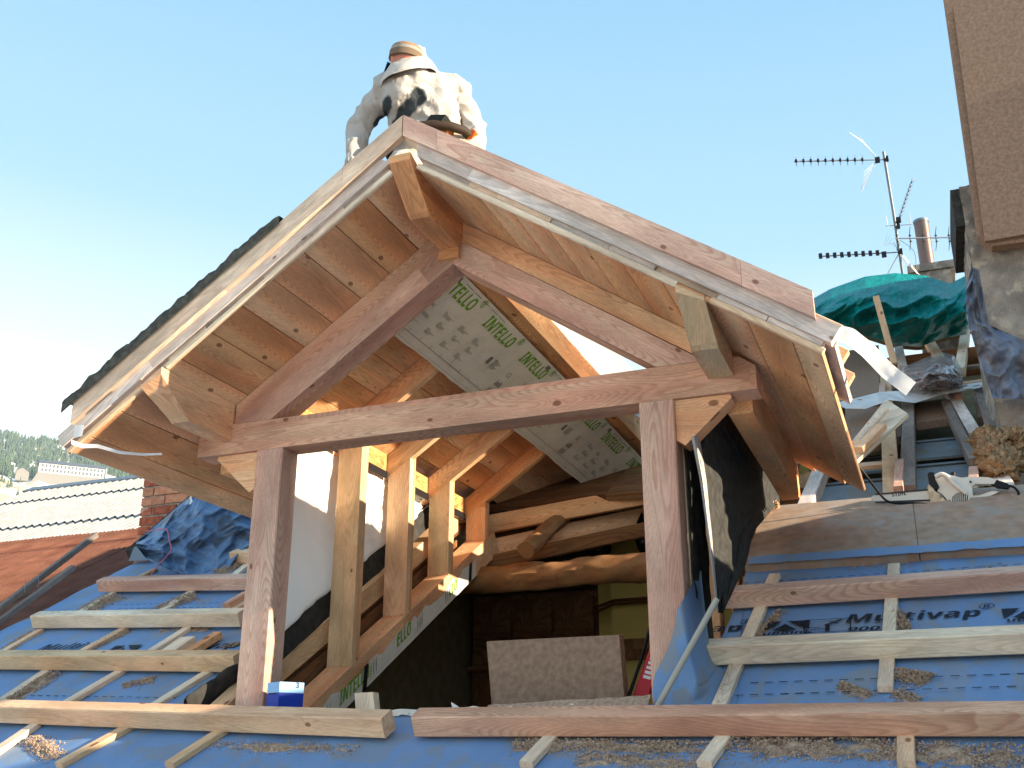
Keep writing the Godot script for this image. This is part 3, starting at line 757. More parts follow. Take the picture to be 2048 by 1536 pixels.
	wallbox(hw, "wall", Vector3(E.x - 6.2, -8, E.z - 6.6), Vector3(E.x + 3.0, E.y + 0.1, E.z - 0.5), M.plaster)
	prism(hw, "rear_roof", [E + up * rl + Vector3(-6.4, 0, 0), E + up * rl + Vector3(3.2, 0, 0), E + up * rl + Vector3(3.2, -2.0, -3.6), E + up * rl + Vector3(-6.4, -2.0, -3.6)], Vector3(0, -0.06, 0), Vector3.RIGHT, M.cement)
	# rusty roof below it
	var Q := pd(210, 1082, 15.2)
	var hr := thing("rusty_shed", "low shed under a rusty orange corrugated iron roof on the left", "shed", Vector3(Q.x, -8, Q.z + 3))
	for c in 11:
		var b := MB.new()
		corr(b, Q + Vector3(3.4 - (c + 1) * 0.85, 0, 0) - up * 4.6, 0.87, up, 5.1, 0.076, 0.012, 0.004 * (c % 2), RN, true)
		commit(b, "rusty_sheet", hr, M.rust)
		b = MB.new()
		corr(b, Q + Vector3(3.4 - (c + 1) * 0.85, -0.02, 0) - up * 7.4, 0.87, up, 2.9, 0.076, 0.012, 0.004 * (c % 2), RN, true)
		commit(b, "galvanised_sheet", hr, M.galv)
	wallbox(hr, "wall", Vector3(Q.x - 5.6, -8, Q.z - 0.2), Vector3(Q.x + 3.0, Q.y - 3.9, Q.z + 6.2), M.plaster)
	# two loose battens standing out over the verge
	var bt := tim(self, "loose_batten", pxx(-60, 1262, -2.75), pxx(192, 1070, -2.75), 0.04, 0.04, M.old_grey, RN)
	tag(bt, "longer of two grey battens slanting up in front of the rusty roof", "batten", "battens slanting over the left verge")
	var b2 := tim(self, "loose_batten", pxx(-40, 1272, -2.68), pxx(146, 1135, -2.68), 0.04, 0.04, M.old_grey, RN)
	tag(b2, "shorter of two grey battens slanting up in front of the rusty roof", "batten", "battens slanting over the left verge")
	for k in 2:
		var p := pxx([50, 76][k], [1172, 1162][k], -2.72)
		tube(bt, "nail", [p + Vector3(0, 0.03, 0), p + Vector3(0.03, -0.05, 0.02)], 0.003, M.zinc, 5)
	# taller house on the right, outside the picture, whose shadow lies over the right half of the roof
	var nb := thing("shading_house", "plastered house standing right of the roof, beyond the edge of the picture", "house", Vector3(6.5, -8, 0))
	prism(nb, "wall", [Vector3(4.9, -8, 4.5), Vector3(4.9, 0.07, 4.5), Vector3(4.9, 0.07, -0.40), Vector3(4.9, -8, -0.40)], Vector3(2.5, 0, 0), Vector3.UP, M.plaster)
	prism(nb, "wall", [Vector3(4.9, -8, -0.402), Vector3(4.9, 0.50, -0.402), Vector3(4.9, 0.50, -2.3), Vector3(4.9, -8, -2.3)], Vector3(2.5, 0, 0), Vector3.UP, M.plaster)
	prism(nb, "wall", [Vector3(6.2, -8, -2.32), Vector3(6.2, 3.6, -2.32), Vector3(6.2, 4.6, -9.0), Vector3(6.2, -8, -9.0)], Vector3(3.5, 0, 0), Vector3.UP, M.plaster)

func corr(b: MB, o: Vector3, w: float, up: Vector3, len: float, pitch: float, amp: float, lift: float, nn: Vector3, thick: bool):
	var per := 8; var n := int(w / pitch * per)
	for i in n:
		var xa := w * i / n; var xb := w * (i + 1) / n
		var fa := TAU * (o.x + xa) / pitch; var fb := TAU * (o.x + xb) / pitch
		var A := o + Vector3(xa, 0, 0) + nn * (amp * cos(fa) + lift + 0.03); var B := o + Vector3(xb, 0, 0) + nn * (amp * cos(fb) + lift + 0.03)
		var na := (nn + Vector3(amp * TAU / pitch * sin(fa), 0, 0)).normalized(); var nb := (nn + Vector3(amp * TAU / pitch * sin(fb), 0, 0)).normalized()
		var U := up * len - nn * 0.02
		b.tri_s(A, B, B + U, na, nb, nb, Vector2(xa, 0), Vector2(xb, 0), Vector2(xb, len))
		b.tri_s(A, B + U, A + U, na, nb, na, Vector2(xa, 0), Vector2(xb, len), Vector2(xa, len))
		if thick: b.quad(A, B, B - nn * 0.008, A - nn * 0.008, -up)

func polar(az: float, r: float, el: float) -> Vector3:
	var a := deg_to_rad(az)
	return CAM + Vector3(sin(a) * r, tan(deg_to_rad(el)) * r, -cos(a) * r)
func hill_el(az: float, r: float) -> float:
	var pts := [[120.0, -3.0], [300.0, 2.0], [700.0, 9.5], [1000.0, 12.9], [1120.0, 13.75], [1300.0, 13.9], [1600.0, 14.7], [1950.0, 15.75], [2150.0, 15.6], [3200.0, 10.0]]
	var e := -3.0
	for i in pts.size() - 1:
		if r >= pts[i][0] and r <= pts[i + 1][0]: e = lerpf(pts[i][1], pts[i + 1][1], (r - pts[i][0]) / (pts[i + 1][0] - pts[i][0]))
	if r > 3200: e = 10
	var w := smoothstep(-100, -62, az) * (1.0 - smoothstep(-30, 0, az))
	var shape := 1.0 + 0.035 * nz.get_noise_1d(az * 0.12 + 3) - 0.10 * smoothstep(-46, -36, az) * smoothstep(1400, 2000, r)
	return e * shape * w + (nz.get_noise_2d(az * 0.8, r * 0.012)) * 0.22 * smoothstep(400, 900, r) - (1 - w) * 0.8
func build_far():
	var gr := MB.new()
	gr.quad(Vector3(-4000, -8, -4000), Vector3(4000, -8, -4000), Vector3(4000, -8, 4000), Vector3(-4000, -8, 4000), Vector3.UP)
	var go := commit(gr, "ground", self, triplanar(mat(noise_tex(91, Color(0.70, 0.68, 0.63), Color(0.86, 0.85, 0.83), 0.02, 0.2), 1.0), 0.05))
	structure(go)
	# hill
	var b := MB.new()
	var NA := 220; var NR := 90
	var P := []
	for i in NA + 1:
		var row := []
		for j in NR + 1:
			var az := lerpf(-110, 10, float(i) / NA); var r := 110.0 + 3200.0 * pow(float(j) / NR, 1.3)
			row.append(polar(az, r, hill_el(az, r)))
		P.append(row)
	for i in NA:
		for j in NR:
			for tr in [[[0, 0], [1, 0], [1, 1]], [[0, 0], [1, 1], [0, 1]]]:
				var q := []
				for k in tr: q.append(P[i + k[0]][j + k[1]])
				var nn: Vector3 = (q[1] - q[0]).cross(q[2] - q[0]).normalized()
				if nn.y < 0: nn = -nn
				b.tri(q[0], q[1], q[2], nn)
				for k in 3:
					var g := nz.get_noise_2d(q[0].x * 0.02, q[0].z * 0.02) + 0.5 * nz.get_noise_2d(q[0].x * 0.1, q[0].z * 0.1)
					b.c.append(Color(0.36, 0.31, 0.20).lerp(Color(0.70, 0.68, 0.64), smoothstep(-0.25, 0.35, g)))
	var hm := plain(Color.WHITE, 1.0); hm.vertex_color_use_as_albedo = true
	structure(commit(b, "hill", self, hm))
	# conifers on the hill
	var tm := MB.new()
	for k in 4:
		var y0 := 0.12 + 0.21 * k; var y1 := y0 + 0.36; var rr := 0.24 * (1.0 - 0.21 * k)
		for s in 7:
			var a0 := TAU * s / 7 + k; var a1 := TAU * (s + 1) / 7 + k
			var p0 := Vector3(cos(a0) * rr, y0, sin(a0) * rr) * (1.0 if s % 2 else 0.82); var p1 := Vector3(cos(a1) * rr, y0, sin(a1) * rr) * (1.0 if s % 2 else 0.82)
			var ap := Vector3(0, y1, 0)
			tm.tri(p0, p1, ap, Vector3((p0 + p1).x, 0.3, (p0 + p1).z).normalized())
	var tmesh := ArrayMesh.new(); var arr := []; arr.resize(Mesh.ARRAY_MAX)
	arr[Mesh.ARRAY_VERTEX] = tm.v; arr[Mesh.ARRAY_NORMAL] = tm.n; arr[Mesh.ARRAY_TEX_UV] = tm.t
	tmesh.add_surface_from_arrays(Mesh.PRIMITIVE_TRIANGLES, arr)
	tmesh.surface_set_material(0, plain(Color(0.33, 0.39, 0.28), 1.0))
	var spots := []
	for k in 14000:
		var az := rng.randf_range(-62, -30); var r := rng.randf_range(1240, 2120)
		if nz.get_noise_2d(az * 1.4, r * 0.008) > 0.08: continue
		spots.append([az, r, rng.randf_range(9, 17)])
	for k in 500:
		var az := rng.randf_range(-56, -38); var r := rng.randf_range(900, 1130)
		if nz.get_noise_2d(az * 1.1 + 50, r * 0.02) > -0.05 or (az > -46.6 and r > 1020): continue
		spots.append([az, r, rng.randf_range(5, 11)])
	var mm := MultiMesh.new(); mm.transform_format = MultiMesh.TRANSFORM_3D; mm.mesh = tmesh; mm.instance_count = spots.size()
	for i in spots.size():
		var s: Array = spots[i]
		var t := Transform3D(Basis(Vector3.UP, i * 1.7).scaled(Vector3(s[2] * rng.randf_range(0.7, 1.1), s[2], s[2] * 0.9)), polar(s[0], s[1], hill_el(s[0], s[1])) - Vector3(0, 1.0, 0))
		mm.set_instance_transform(i, t)
	var mi := MultiMeshInstance3D.new(); mi.multimesh = mm; mi.name = "forest"; add_child(mi)
	mi.set_meta("kind", "stuff"); tag(mi, "dark conifer forest covering the far hillside", "forest")
	# long fort building
	var c0 := polar(-46.35, 1150, 13.95); var c1 := polar(-43.05, 1150, 13.95)
	var base := minf(c0.y, c1.y) - 2
	var ex := Vector3(c1.x - c0.x, 0, c1.z - c0.z).normalized(); var W := Vector2(c1.x - c0.x, c1.z - c0.z).length()
	var ez := Vector3(-ex.z, 0, ex.x)   # towards the camera side
	if ez.dot(CAM - c0) < 0: ez = -ez
	var o := Vector3(c0.x, base, c0.z)
	var L := func(x: float, y: float, z: float) -> Vector3: return o + ex * x + Vector3(0, y, 0) + ez * z
	var fort := thing("fort_building", "long pale barracks with rows of windows on the distant hillside", "building", L.call(W / 2, 0, -8))
	M.stone = plain(Color(0.50, 0.48, 0.45), 1.0); M.render_white = plain(Color(0.80, 0.78, 0.74), 1.0); M.slate = plain(Color(0.30, 0.33, 0.36), 0.8)
	M.glass_dark = plain(Color(0.36, 0.38, 0.38), 0.4)
	prism(fort, "stone_base", [L.call(-4, -6, 2), L.call(W + 2, -6, 2), L.call(W, 7, 0.6), L.call(2, 7, 0.6)], ez * -16, ex, M.stone)
	prism(fort, "wall", [L.call(2, 7.02, 0), L.call(W, 7.02, 0), L.call(W, 17, 0), L.call(2, 17, 0)], ez * -15, ex, M.render_white)
	prism(fort, "gable_wall", [L.call(W + 0.2, -6, 1.5), L.call(W + 0.2, 17, 1.5), L.call(W + 0.2, 22, -7.5), L.call(W + 0.2, 17, -16), L.call(W + 0.2, -6, -16)], ex * 0.8, Vector3.UP, M.render_white)
	prism(fort, "roof", [L.call(1, 17.1, 1.2), L.call(1, 22.3, -7.5), L.call(1, 17.1, -16.2)], ex * (W), ex, M.slate)
	for r in 2:
		for k in 17:
			var x := 5.5 + k * (W - 9) / 16.0
			var wn := prism(fort, "window", [L.call(x - 1.0, 8.4 + r * 4.6, 0.05), L.call(x + 1.0, 8.4 + r * 4.6, 0.05), L.call(x + 1.0, 11.6 + r * 4.6, 0.05), L.call(x - 1.0, 11.6 + r * 4.6, 0.05)], ez * 0.12, ex, M.glass_dark)
	var an := thing("fort_annex", "small white building stepping down right of the distant barracks", "building", L.call(W + 12, -6, -5))
	prism(an, "wall", [L.call(W + 1.2, -6, 2), L.call(W + 23, -6, 2), L.call(W + 23, 3, 2), L.call(W + 9, 10, 2), L.call(W + 1.2, 12, 2)], ez * -9, ex, M.render_white)
	prism(an, "roof", [L.call(W + 1.0, 12.3, 2.6), L.call(W + 9, 10.4, 2.6), L.call(W + 9, 9.7, 2.6), L.call(W + 1.0, 11.6, 2.6)], ez * -10, ex, M.slate)
	for k in 2: wallchim(an, L, W + 17.0 + k * 4.0, ex, ez)
	for k in 3: prism(an, "window", [L.call(W + 4 + k * 6, 0, 2.05), L.call(W + 6 + k * 6, 0, 2.05), L.call(W + 6 + k * 6, 3, 2.05), L.call(W + 4 + k * 6, 3, 2.05)], ez * 0.1, ex, M.glass_dark)
	var hut := thing("dark_roofed_hut", "small hut with a dark roof left of the distant barracks", "building", L.call(-12, 2, 0))
	prism(hut, "wall", [L.call(-18, -4, 3), L.call(-6, -4, 3), L.call(-6, 6, 3), L.call(-12, 9.5, 3), L.call(-18, 6, 3)], ez * -8, ex, M.stone)
	prism(hut, "roof", [L.call(-19, 6, 3.8), L.call(-12, 10.4, 3.8), L.call(-5, 6, 3.8), L.call(-5, 5.3, 3.8), L.call(-12, 9.6, 3.8), L.call(-19, 5.3, 3.8)], ez * -9.6, ez, M.slate)
	# pale rampart on the slope below
	var rc := polar(-44.2, 1000, 13.35)
	var ramp := MB.new()
	for k in 46:
		var p := polar(-45.6 + 0.075 * k + rng.randf_range(-0.05, 0.05), 1000 + rng.randf_range(-8, 8), 13.2 + 0.10 * nz.get_noise_1d(k * 0.3))
		rock(ramp, p, Vector3(3.5, rng.randf_range(4, 7.5), 3.0))
	var ro := commit(ramp, "rock_outcrop", self, plain(Color(0.74, 0.71, 0.65), 1.0))
	tag(ro, "pale broken rock wall on the slope below the distant barracks", "rocks"); ro.set_meta("kind", "stuff")
func wallchim(par: Node, L: Callable, x: float, ex: Vector3, ez: Vector3):
	prism(par, "chimney_stack", [L.call(x, 4, 0), L.call(x + 1.8, 4, 0), L.call(x + 1.8, 11.5, 0), L.call(x, 11.5, 0)], ez * -2, Vector3.UP, M.render_white)
func rock(b: MB, o: Vector3, s: Vector3):
	var pts := []
	for k in 10:
		var a := TAU * k / 5 + rng.randf() * 0.6
		pts.append(o + Vector3(cos(a) * s.x * rng.randf_range(0.7, 1.2), (0.0 if k < 5 else s.y * rng.randf_range(0.55, 0.9)) - (s.y * 0.5 if k < 5 else 0.0), sin(a) * s.z * rng.randf_range(0.7, 1.2)))
	var ap := o + Vector3(rng.randf_range(-1, 1) * s.x * 0.3, s.y, 0)
	for k in 5:
		var k2 := (k + 1) % 5
		for tr in [[pts[k], pts[k2], pts[5 + k2]], [pts[k], pts[5 + k2], pts[5 + k]], [pts[5 + k], pts[5 + k2], ap]]:
			var nn: Vector3 = (tr[1] - tr[0]).cross(tr[2] - tr[0]).normalized()
			if nn.dot((tr[0] + tr[1] + tr[2]) / 3 - o) < 0: nn = -nn
			b.tri(tr[0], tr[1], tr[2], nn)
# ---------------------------------------------------------------- right: unfinished roof, tarpaulins, aerials, chimneys, saw
func px_tim(par: Node, nm: String, a: Vector2, e: Vector2, h: float, w: float, t: float, m: Material) -> MeshInstance3D:
	return tim(par, nm, pr(a.x, a.y, h), pr(e.x, e.y, h), w, t, m, RN, 0.004)
func build_right():
	var H := house
	M.metal_sheet = triplanar(mat(noise_tex(101, Color(0.50, 0.54, 0.57), Color(0.58, 0.61, 0.63), 0.02, 0.2, 128, 1.2, Color(0.56, 0.50, 0.43, 0.7), 0.02, 0.58), 0.55), 1.4)
	M.fibre_dusty = triplanar(mat(noise_tex(6, Color(0.58, 0.47, 0.39), Color(0.71, 0.60, 0.51), 0.03, 0.4, 256, 1.2, Color(0.62, 0.60, 0.57, 0.6), 0.015, 0.58), 1.0), 1.3)
	# thick insulation boards laid on the slope above the underlay
	for k in 3:
		slab(H, "insulation_board", 2.14 + k * 0.84, 2.14 + (k + 1) * 0.84 - 0.004, -2.17, -1.27, -0.005, 0.055, M.fibre_dusty)
	patch(H, "tape_edge", rp(2.16, -1.25, 0.06), rp(4.6, -1.25, 0.06), rp(4.6, -1.335, 0.066), rp(2.16, -1.335, 0.066), 60, 3, func(u, v): return 0.006 * nz.get_noise_2d(u * 30, v * 3), M.blue)
	# rafters of the stripped slope
	var raf := [[Vector2(1606, 1034), Vector2(1668, 880), 0.09, "grey"], [Vector2(1785, 1000), Vector2(1772, 760), 0.10, "pale"], [Vector2(1817, 985), Vector2(1818, 800), 0.09, "old"], [Vector2(2016, 985), Vector2(1893, 775), 0.085, "grey"], [Vector2(1950, 930), Vector2(1892, 810), 0.06, "old"], [Vector2(1893, 745), Vector2(1855, 680), 0.10, "pale"], [Vector2(1806, 740), Vector2(1798, 700), 0.09, "grey"], [Vector2(1920, 745), Vector2(1935, 640), 0.09, "pale"]]
	for r in raf:
		px_tim(H, "old_rafter", r[0], r[1], -0.03, r[2], 0.09, M.old_grey if r[3] == "old" else wood(r[3]))
	# curved plank beside the chimney
	prism(H, "curved_plank", [pr(1946, 772, 0.06), pr(1962, 772, 0.06), pr(1980, 815, 0.06), pr(1994, 872, 0.06), pr(1976, 872, 0.06), pr(1962, 820, 0.06)], -RN * 0.03, US, M.old_grey)
	# cross battens
	for r in [[Vector2(1785, 722), Vector2(1990, 694)], [Vector2(1790, 750), Vector2(2000, 728)], [Vector2(1900, 772), Vector2(1990, 760)], [Vector2(1640, 742), Vector2(1800, 716)], [Vector2(1700, 935), Vector2(1830, 925)], [Vector2(1826, 850), Vector2(1905, 838)]]:
		px_tim(H, "old_batten", r[0], r[1], -0.11, 0.10, 0.035, wood("pale") if rng.randf() < 0.4 else M.old_grey)
	# metal trays between the rafters
	for r in [[1640, 1010, 1790, 960], [1826, 984, 1950, 925], [1830, 918, 1945, 876], [1640, 952, 1770, 915]]:
		var a := pr(r[0], r[1], -0.20); var c := pr(r[2], r[3], -0.20)
		prism(H, "metal_tray", [a, Vector3(c.x, a.y, a.z), c, Vector3(a.x, c.y, c.z)], -RN * 0.02, Vector3.RIGHT, M.metal_sheet)
		tube(H, "tray_rib", [Vector3(a.x, c.y, c.z) + RN * 0.012, c + RN * 0.012], 0.012, M.zinc, 6)
	# upright insulation boards
	for r in [[[1640, 712, 1757, 690, 1760, 796, 1648, 806], 0.02], [[1690, 815, 1800, 800, 1802, 872, 1692, 905], -0.05], [[1828, 806, 1905, 795, 1905, 835, 1832, 846], -0.05], [[1945, 775, 1990, 770, 1995, 830, 1955, 835], -0.07]]:
		var p: Array = r[0]; var h: float = r[1]
		prism(H, "insulation_panel", [pr(p[0], p[1], h), pr(p[2], p[3], h), pr(p[4], p[5], h), pr(p[6], p[7], h)], -RN * 0.06, Vector3.RIGHT, M.fibre)
	# small wooden blocks nailed to the rafters
	for r in [[1797, 925, 1808, 980], [1764, 770, 1778, 800], [1946, 940, 1958, 985], [1918, 770, 1945, 795], [1905, 740, 1922, 772]]:
		px_tim(H, "nailing_block", Vector2(r[0], r[3]), Vector2(r[0] + 2, r[1]), 0.03, 0.055, 0.05, wood("pink"))
	# white strip of membrane lying across
	var wn := FastNoiseLite.new(); wn.seed = 51; wn.frequency = 1.0
	var tp := [Vector2(1672, 806), Vector2(1760, 784), Vector2(1850, 778), Vector2(1920, 770), Vector2(1978, 762)]
	var bt := [Vector2(1690, 817), Vector2(1730, 818), Vector2(1780, 800), Vector2(1830, 806), Vector2(1880, 790), Vector2(1978, 772)]
	var ws := surf(self, "white_membrane_strip", 60, 8, func(u: float, v: float) -> Vector3:
		var p := poly_at(tp, u).lerp(poly_at(bt, u), v)
		return pr(p.x, p.y, 0.10 + 0.02 * wn.get_noise_2d(u * 9, v * 2)), M.white_memb)
	tag(ws, "wavy white membrane strip lying across the rafters behind the dormer", "membrane")
	# clear plastic bag of insulation
	var bagm := plain(Color(0.80, 0.76, 0.74, 0.42), 0.12); bagm.transparency = BaseMaterial3D.TRANSPARENCY_ALPHA
	var bt2 := [Vector2(1785, 770), Vector2(1805, 735), Vector2(1850, 716), Vector2(1885, 704), Vector2(1908, 710), Vector2(1924, 740), Vector2(1927, 770)]
	var bb2 := [Vector2(1785, 778), Vector2(1830, 783), Vector2(1880, 781), Vector2(1927, 776)]
	var bn := FastNoiseLite.new(); bn.seed = 54; bn.frequency = 1.0; bn.fractal_octaves = 2
	var bag := thing("plastic_bag", "clear plastic bag of pinkish insulation lying on the rafters", "bag", pr(1860, 778, 0.05))
	var bagf := func(k: float) -> Callable:
		return func(u: float, v: float) -> Vector3:
			var p := poly_at(bt2, u).lerp(poly_at(bb2, u), v)
			var c := Vector2(1860, 760); p = c + (p - c) * k
			return pr(p.x, p.y, (0.06 + 0.22 * sin(PI * clampf(v * 0.9 + 0.05, 0, 1)) * sin(PI * u)) * k + 0.05 * fold(bn, u * 1.5, v * 1.5))
	surf(bag, "film", 50, 30, bagf.call(1.0), bagm)
	surf(bag, "insulation_filling", 40, 24, bagf.call(0.86), plain(Color(0.62, 0.48, 0.43), 1.0))
	var sl := prism(self, "white_label", [pr(1854, 775, 0.12), pr(1883, 766, 0.12), pr(1885, 770, 0.12), pr(1856, 779, 0.12)], RN * 0.006, Vector3.RIGHT, M.white_memb)
	tag(sl, "short white plastic slat in front of the clear plastic bag", "slat")
	# pale board with two battens on it
	var bd := thing("propped_board", "pale board with two loose battens leaning across the rafters", "board", pr(1720, 915, 0.0))
	var pb := func(u: float, v: float, h: float) -> Vector3: return pr(u, v, h)
	prism(bd, "panel", [pb.call(1704, 882, 0.20), pb.call(1772, 798, 0.30), pb.call(1816, 827, 0.30), pb.call(1712, 922, 0.20)], -RN * 0.025, Vector3.RIGHT, M.pale0)
	tim(bd, "batten", pr(1712, 886, 0.24), pr(1770, 820, 0.33), 0.05, 0.03, M.grey2, RN)
	tim(bd, "batten", pr(1716, 900, 0.24), pr(1763, 853, 0.31), 0.07, 0.04, M.pale2, RN)
	# rendered chimney
	var c0 := pd(2000, 862, 7.0)
	M.render = triplanar(mat(noise_tex(111, Color(0.46, 0.43, 0.40), Color(0.62, 0.58, 0.53), 0.015, 0.25, 256, 1.6, Color(0.70, 0.65, 0.57, 0.8), 0.02, 0.62), 1.0), 1.0)
	var rc := thing("rendered_chimney", "tall chimney in rough grey render at the right edge of the roof", "chimney", c0 + Vector3(0.6, -0.3, -0.4))
	var topy := pz(1925, 372, c0.z).y
	var rn := FastNoiseLite.new(); rn.seed = 61; rn.frequency = 1.0; rn.fractal_octaves = 4
	var rb := MB.new()
	surf_mb(rb, 60, 90, func(u: float, v: float) -> Vector3: return Vector3(c0.x + u * 1.3, lerpf(c0.y - 0.5, topy, v), c0.z + 0.02 * rn.get_noise_2d(u * 9, v * 14) + 0.008 * rn.get_noise_2d(u * 40, v * 60)))
	surf_mb(rb, 20, 90, func(u: float, v: float) -> Vector3: return Vector3(c0.x + 0.012 * rn.get_noise_2d(u * 9 + 50, v * 14), lerpf(c0.y - 0.5, topy, v), c0.z - 0.8 + u * 0.8), 1, 1, false)
	rb.quad(Vector3(c0.x + 1.3, c0.y - 0.5, c0.z), Vector3(c0.x + 1.3, topy, c0.z), Vector3(c0.x + 1.3, topy, c0.z - 0.8), Vector3(c0.x + 1.3, c0.y - 0.5, c0.z - 0.8), Vector3.RIGHT)
	rb.quad(Vector3(c0.x, c0.y - 0.5, c0.z - 0.8), Vector3(c0.x, topy, c0.z - 0.8), Vector3(c0.x + 1.3, topy, c0.z - 0.8), Vector3(c0.x + 1.3, c0.y - 0.5, c0.z - 0.8), Vector3.FORWARD)
	commit(rb, "shaft", rc, M.render)
	wallbox(rc, "cap_slab", Vector3(c0.x - 0.06, topy - 0.30, c0.z - 0.84), Vector3(c0.x + 1.36, topy, c0.z - 0.03), M.dark_felt)
	# brown boards standing against the chimney
	var zb := c0.z + 0.16
	var fb := prism(self, "fibreboard_sheet", [pz(1955, 470, zb), pz(1984, 492, zb), pz(2300, 450, zb), pz(2240, -60, zb), pz(1880, -60, zb)], Vector3(0, 0, -0.10), Vector3.RIGHT, M.fibre)
	tag(fb, "thick brown fibreboard, the rear of two standing in front of the rendered chimney", "board", "brown boards at the chimney")
	var zc := zb + 0.05
	var fb2 := prism(self, "fibreboard_sheet", [pz(1970, 482, zc), pz(2300, 425, zc), pz(2240, -40, zc), pz(1906, 10, zc)], Vector3(0, 0, -0.035), Vector3.RIGHT, M.fibre)
	tag(fb2, "brown fibreboard, the front of two standing in front of the rendered chimney", "board", "brown boards at the chimney")
	# grey tarpaulin wrapped round the chimney foot
	M.tarp_grey = plain(Color(0.45, 0.50, 0.57), 0.35)
	M.tarp_grey.albedo_texture = noise_tex(113, Color(0.85, 0.86, 0.9), Color(1, 1, 1), 0.03, 0.2, 128, 1.2, Color(0.92, 0.80, 0.70, 0.6), 0.012, 0.58)
	var gl := [Vector2(1942, 535), Vector2(1931, 590), Vector2(1934, 640), Vector2(1952, 700), Vector2(1968, 745), Vector2(1986, 796)]
	var grr := [Vector2(1958, 540), Vector2(1968, 600), Vector2(1978, 650), Vector2(2070, 690), Vector2(2080, 740), Vector2(2080, 800)]
	var gn := FastNoiseLite.new(); gn.seed = 64; gn.frequency = 1.0; gn.fractal_octaves = 2
	var gt := surf(self, "grey_tarpaulin", 80, 50, func(u: float, v: float) -> Vector3:
		var p := poly_at(gl, u).lerp(poly_at(grr, u), v)
		return pd(p.x, p.y, 6.9 - 0.09 * fold(gn, u * 1.1, v * 0.5 + u * 0.5) - 0.08 * sin(PI * v) * u), M.tarp_grey, 1, 1)
	tag(gt, "dusty grey plastic tarpaulin wrapped round the foot of the rendered chimney", "tarpaulin")
	# green tarpaulin over a heap
	var S := 256; var gi := Image.create(S, S, false, Image.FORMAT_RGB8)
	for y in S:
		for x in S:
			var k := 0.0
			if x % 16 == 0 or y % 16 == 0: k = 1.0
			gi.set_pixel(x, y, Color(0.05, 0.48, 0.47).lerp(Color(0.02, 0.34, 0.35), k) * (1.0 + 0.25 * nz.get_noise_2d(x * 0.03, y * 0.03)))
	gi.generate_mipmaps()
	M.tarp_green = mat(ImageTexture.create_from_image(gi), 0.4)
	var gtop := [Vector2(1600, 612), Vector2(1660, 578), Vector2(1730, 553), Vector2(1790, 546), Vector2(1850, 551), Vector2(1900, 567), Vector2(1930, 552), Vector2(1955, 535)]
	var gbot := [Vector2(1600, 668), Vector2(1660, 668), Vector2(1730, 672), Vector2(1790, 690), Vector2(1840, 694), Vector2(1880, 678), Vector2(1935, 668), Vector2(1955, 650)]
	var nn := FastNoiseLite.new(); nn.seed = 66; nn.frequency = 1.0; nn.fractal_octaves = 2
	var gg := surf(self, "green_tarpaulin", 120, 70, func(u: float, v: float) -> Vector3:
		var p := poly_at(gtop, u).lerp(poly_at(gbot, u), v)
		var d := 11.6 - 0.9 * sin(PI * minf(v * 0.75 + 0.05, 1.0)) + 0.25 * v - 0.26 * fold(nn, u * 1.5 + v * 0.4, v * 0.55) * smoothstep(0.05, 0.4, v)
		return pd(p.x, p.y, d), M.tarp_green, 5, 3)
	tag(gg, "large green reinforced tarpaulin heaped over the ridge right of the dormer", "tarpaulin")
	var hp := surf(self, "covered_heap", 30, 16, func(u: float, v: float) -> Vector3:
		var p := poly_at(gtop, u).lerp(poly_at(gbot, u), lerpf(0.12, 1.05, v))
		return pd(p.x, p.y, 12.1 - 0.3 * sin(PI * v)), M.attic)
	tag(hp, "dark heap of materials hidden under the green tarpaulin", "heap")
	var st := tim(self, "prop_stick", pd(1752, 594, 10.4), pd(1789, 728, 9.9), 0.06, 0.04, M.pale1, Vector3.BACK)
	tag(st, "thin wooden stick propping up the green tarpaulin", "stick")
	# flue and small chimney behind
	var fc := thing("flue_chimney", "low stone chimney with a brown metal flue behind the green tarpaulin", "chimney", pd(1865, 560, 12.6))
	var q := pd(1816, 546, 12.6); var q2 := pd(1908, 528, 12.6)
	wallbox(fc, "cap_slab", Vector3(q.x, q.y, q.z - 0.55), Vector3(q2.x, q.y + 0.09, q.z), M.render)
	wallbox(fc, "shaft", Vector3(q.x + 0.04, q.y - 1.5, q.z - 0.42), Vector3(q2.x - 0.05, q.y - 0.002, q.z - 0.03), M.render)
	var fx := pz(1855, 532, q.z - 0.25).x; var f0 := Vector3(fx, q.y + 0.085, q.z - 0.25); var f1 := Vector3(fx, pz(1845, 443, f0.z).y, f0.z)
	tube(fc, "flue_pipe", [f0, f0.lerp(f1, 0.5), f1], 0.085, plain(Color(0.46, 0.38, 0.35), 0.4, 0.5), 20)
	tube(fc, "flue_collar", [f1 - Vector3(0, 0.02, 0), f1 + Vector3(0, 0.012, 0)], 0.091, M.zinc, 20)
	build_aerials()
	build_saw()
	# orange-brown insulation torn at the chimney foot
	clump("insulation_tuft", "torn tan insulation wool lying at the foot of the rendered chimney", [Vector2(1975, 885), Vector2(1985, 915), Vector2(2000, 940), Vector2(2030, 885), Vector2(1990, 895), Vector2(2012, 930)], 0.03, 0.13)
	clump("insulation_tuft", "torn tan insulation wool under the corner of the right eave", [Vector2(1545, 1018), Vector2(1525, 1030)], 0.05, 0.06)

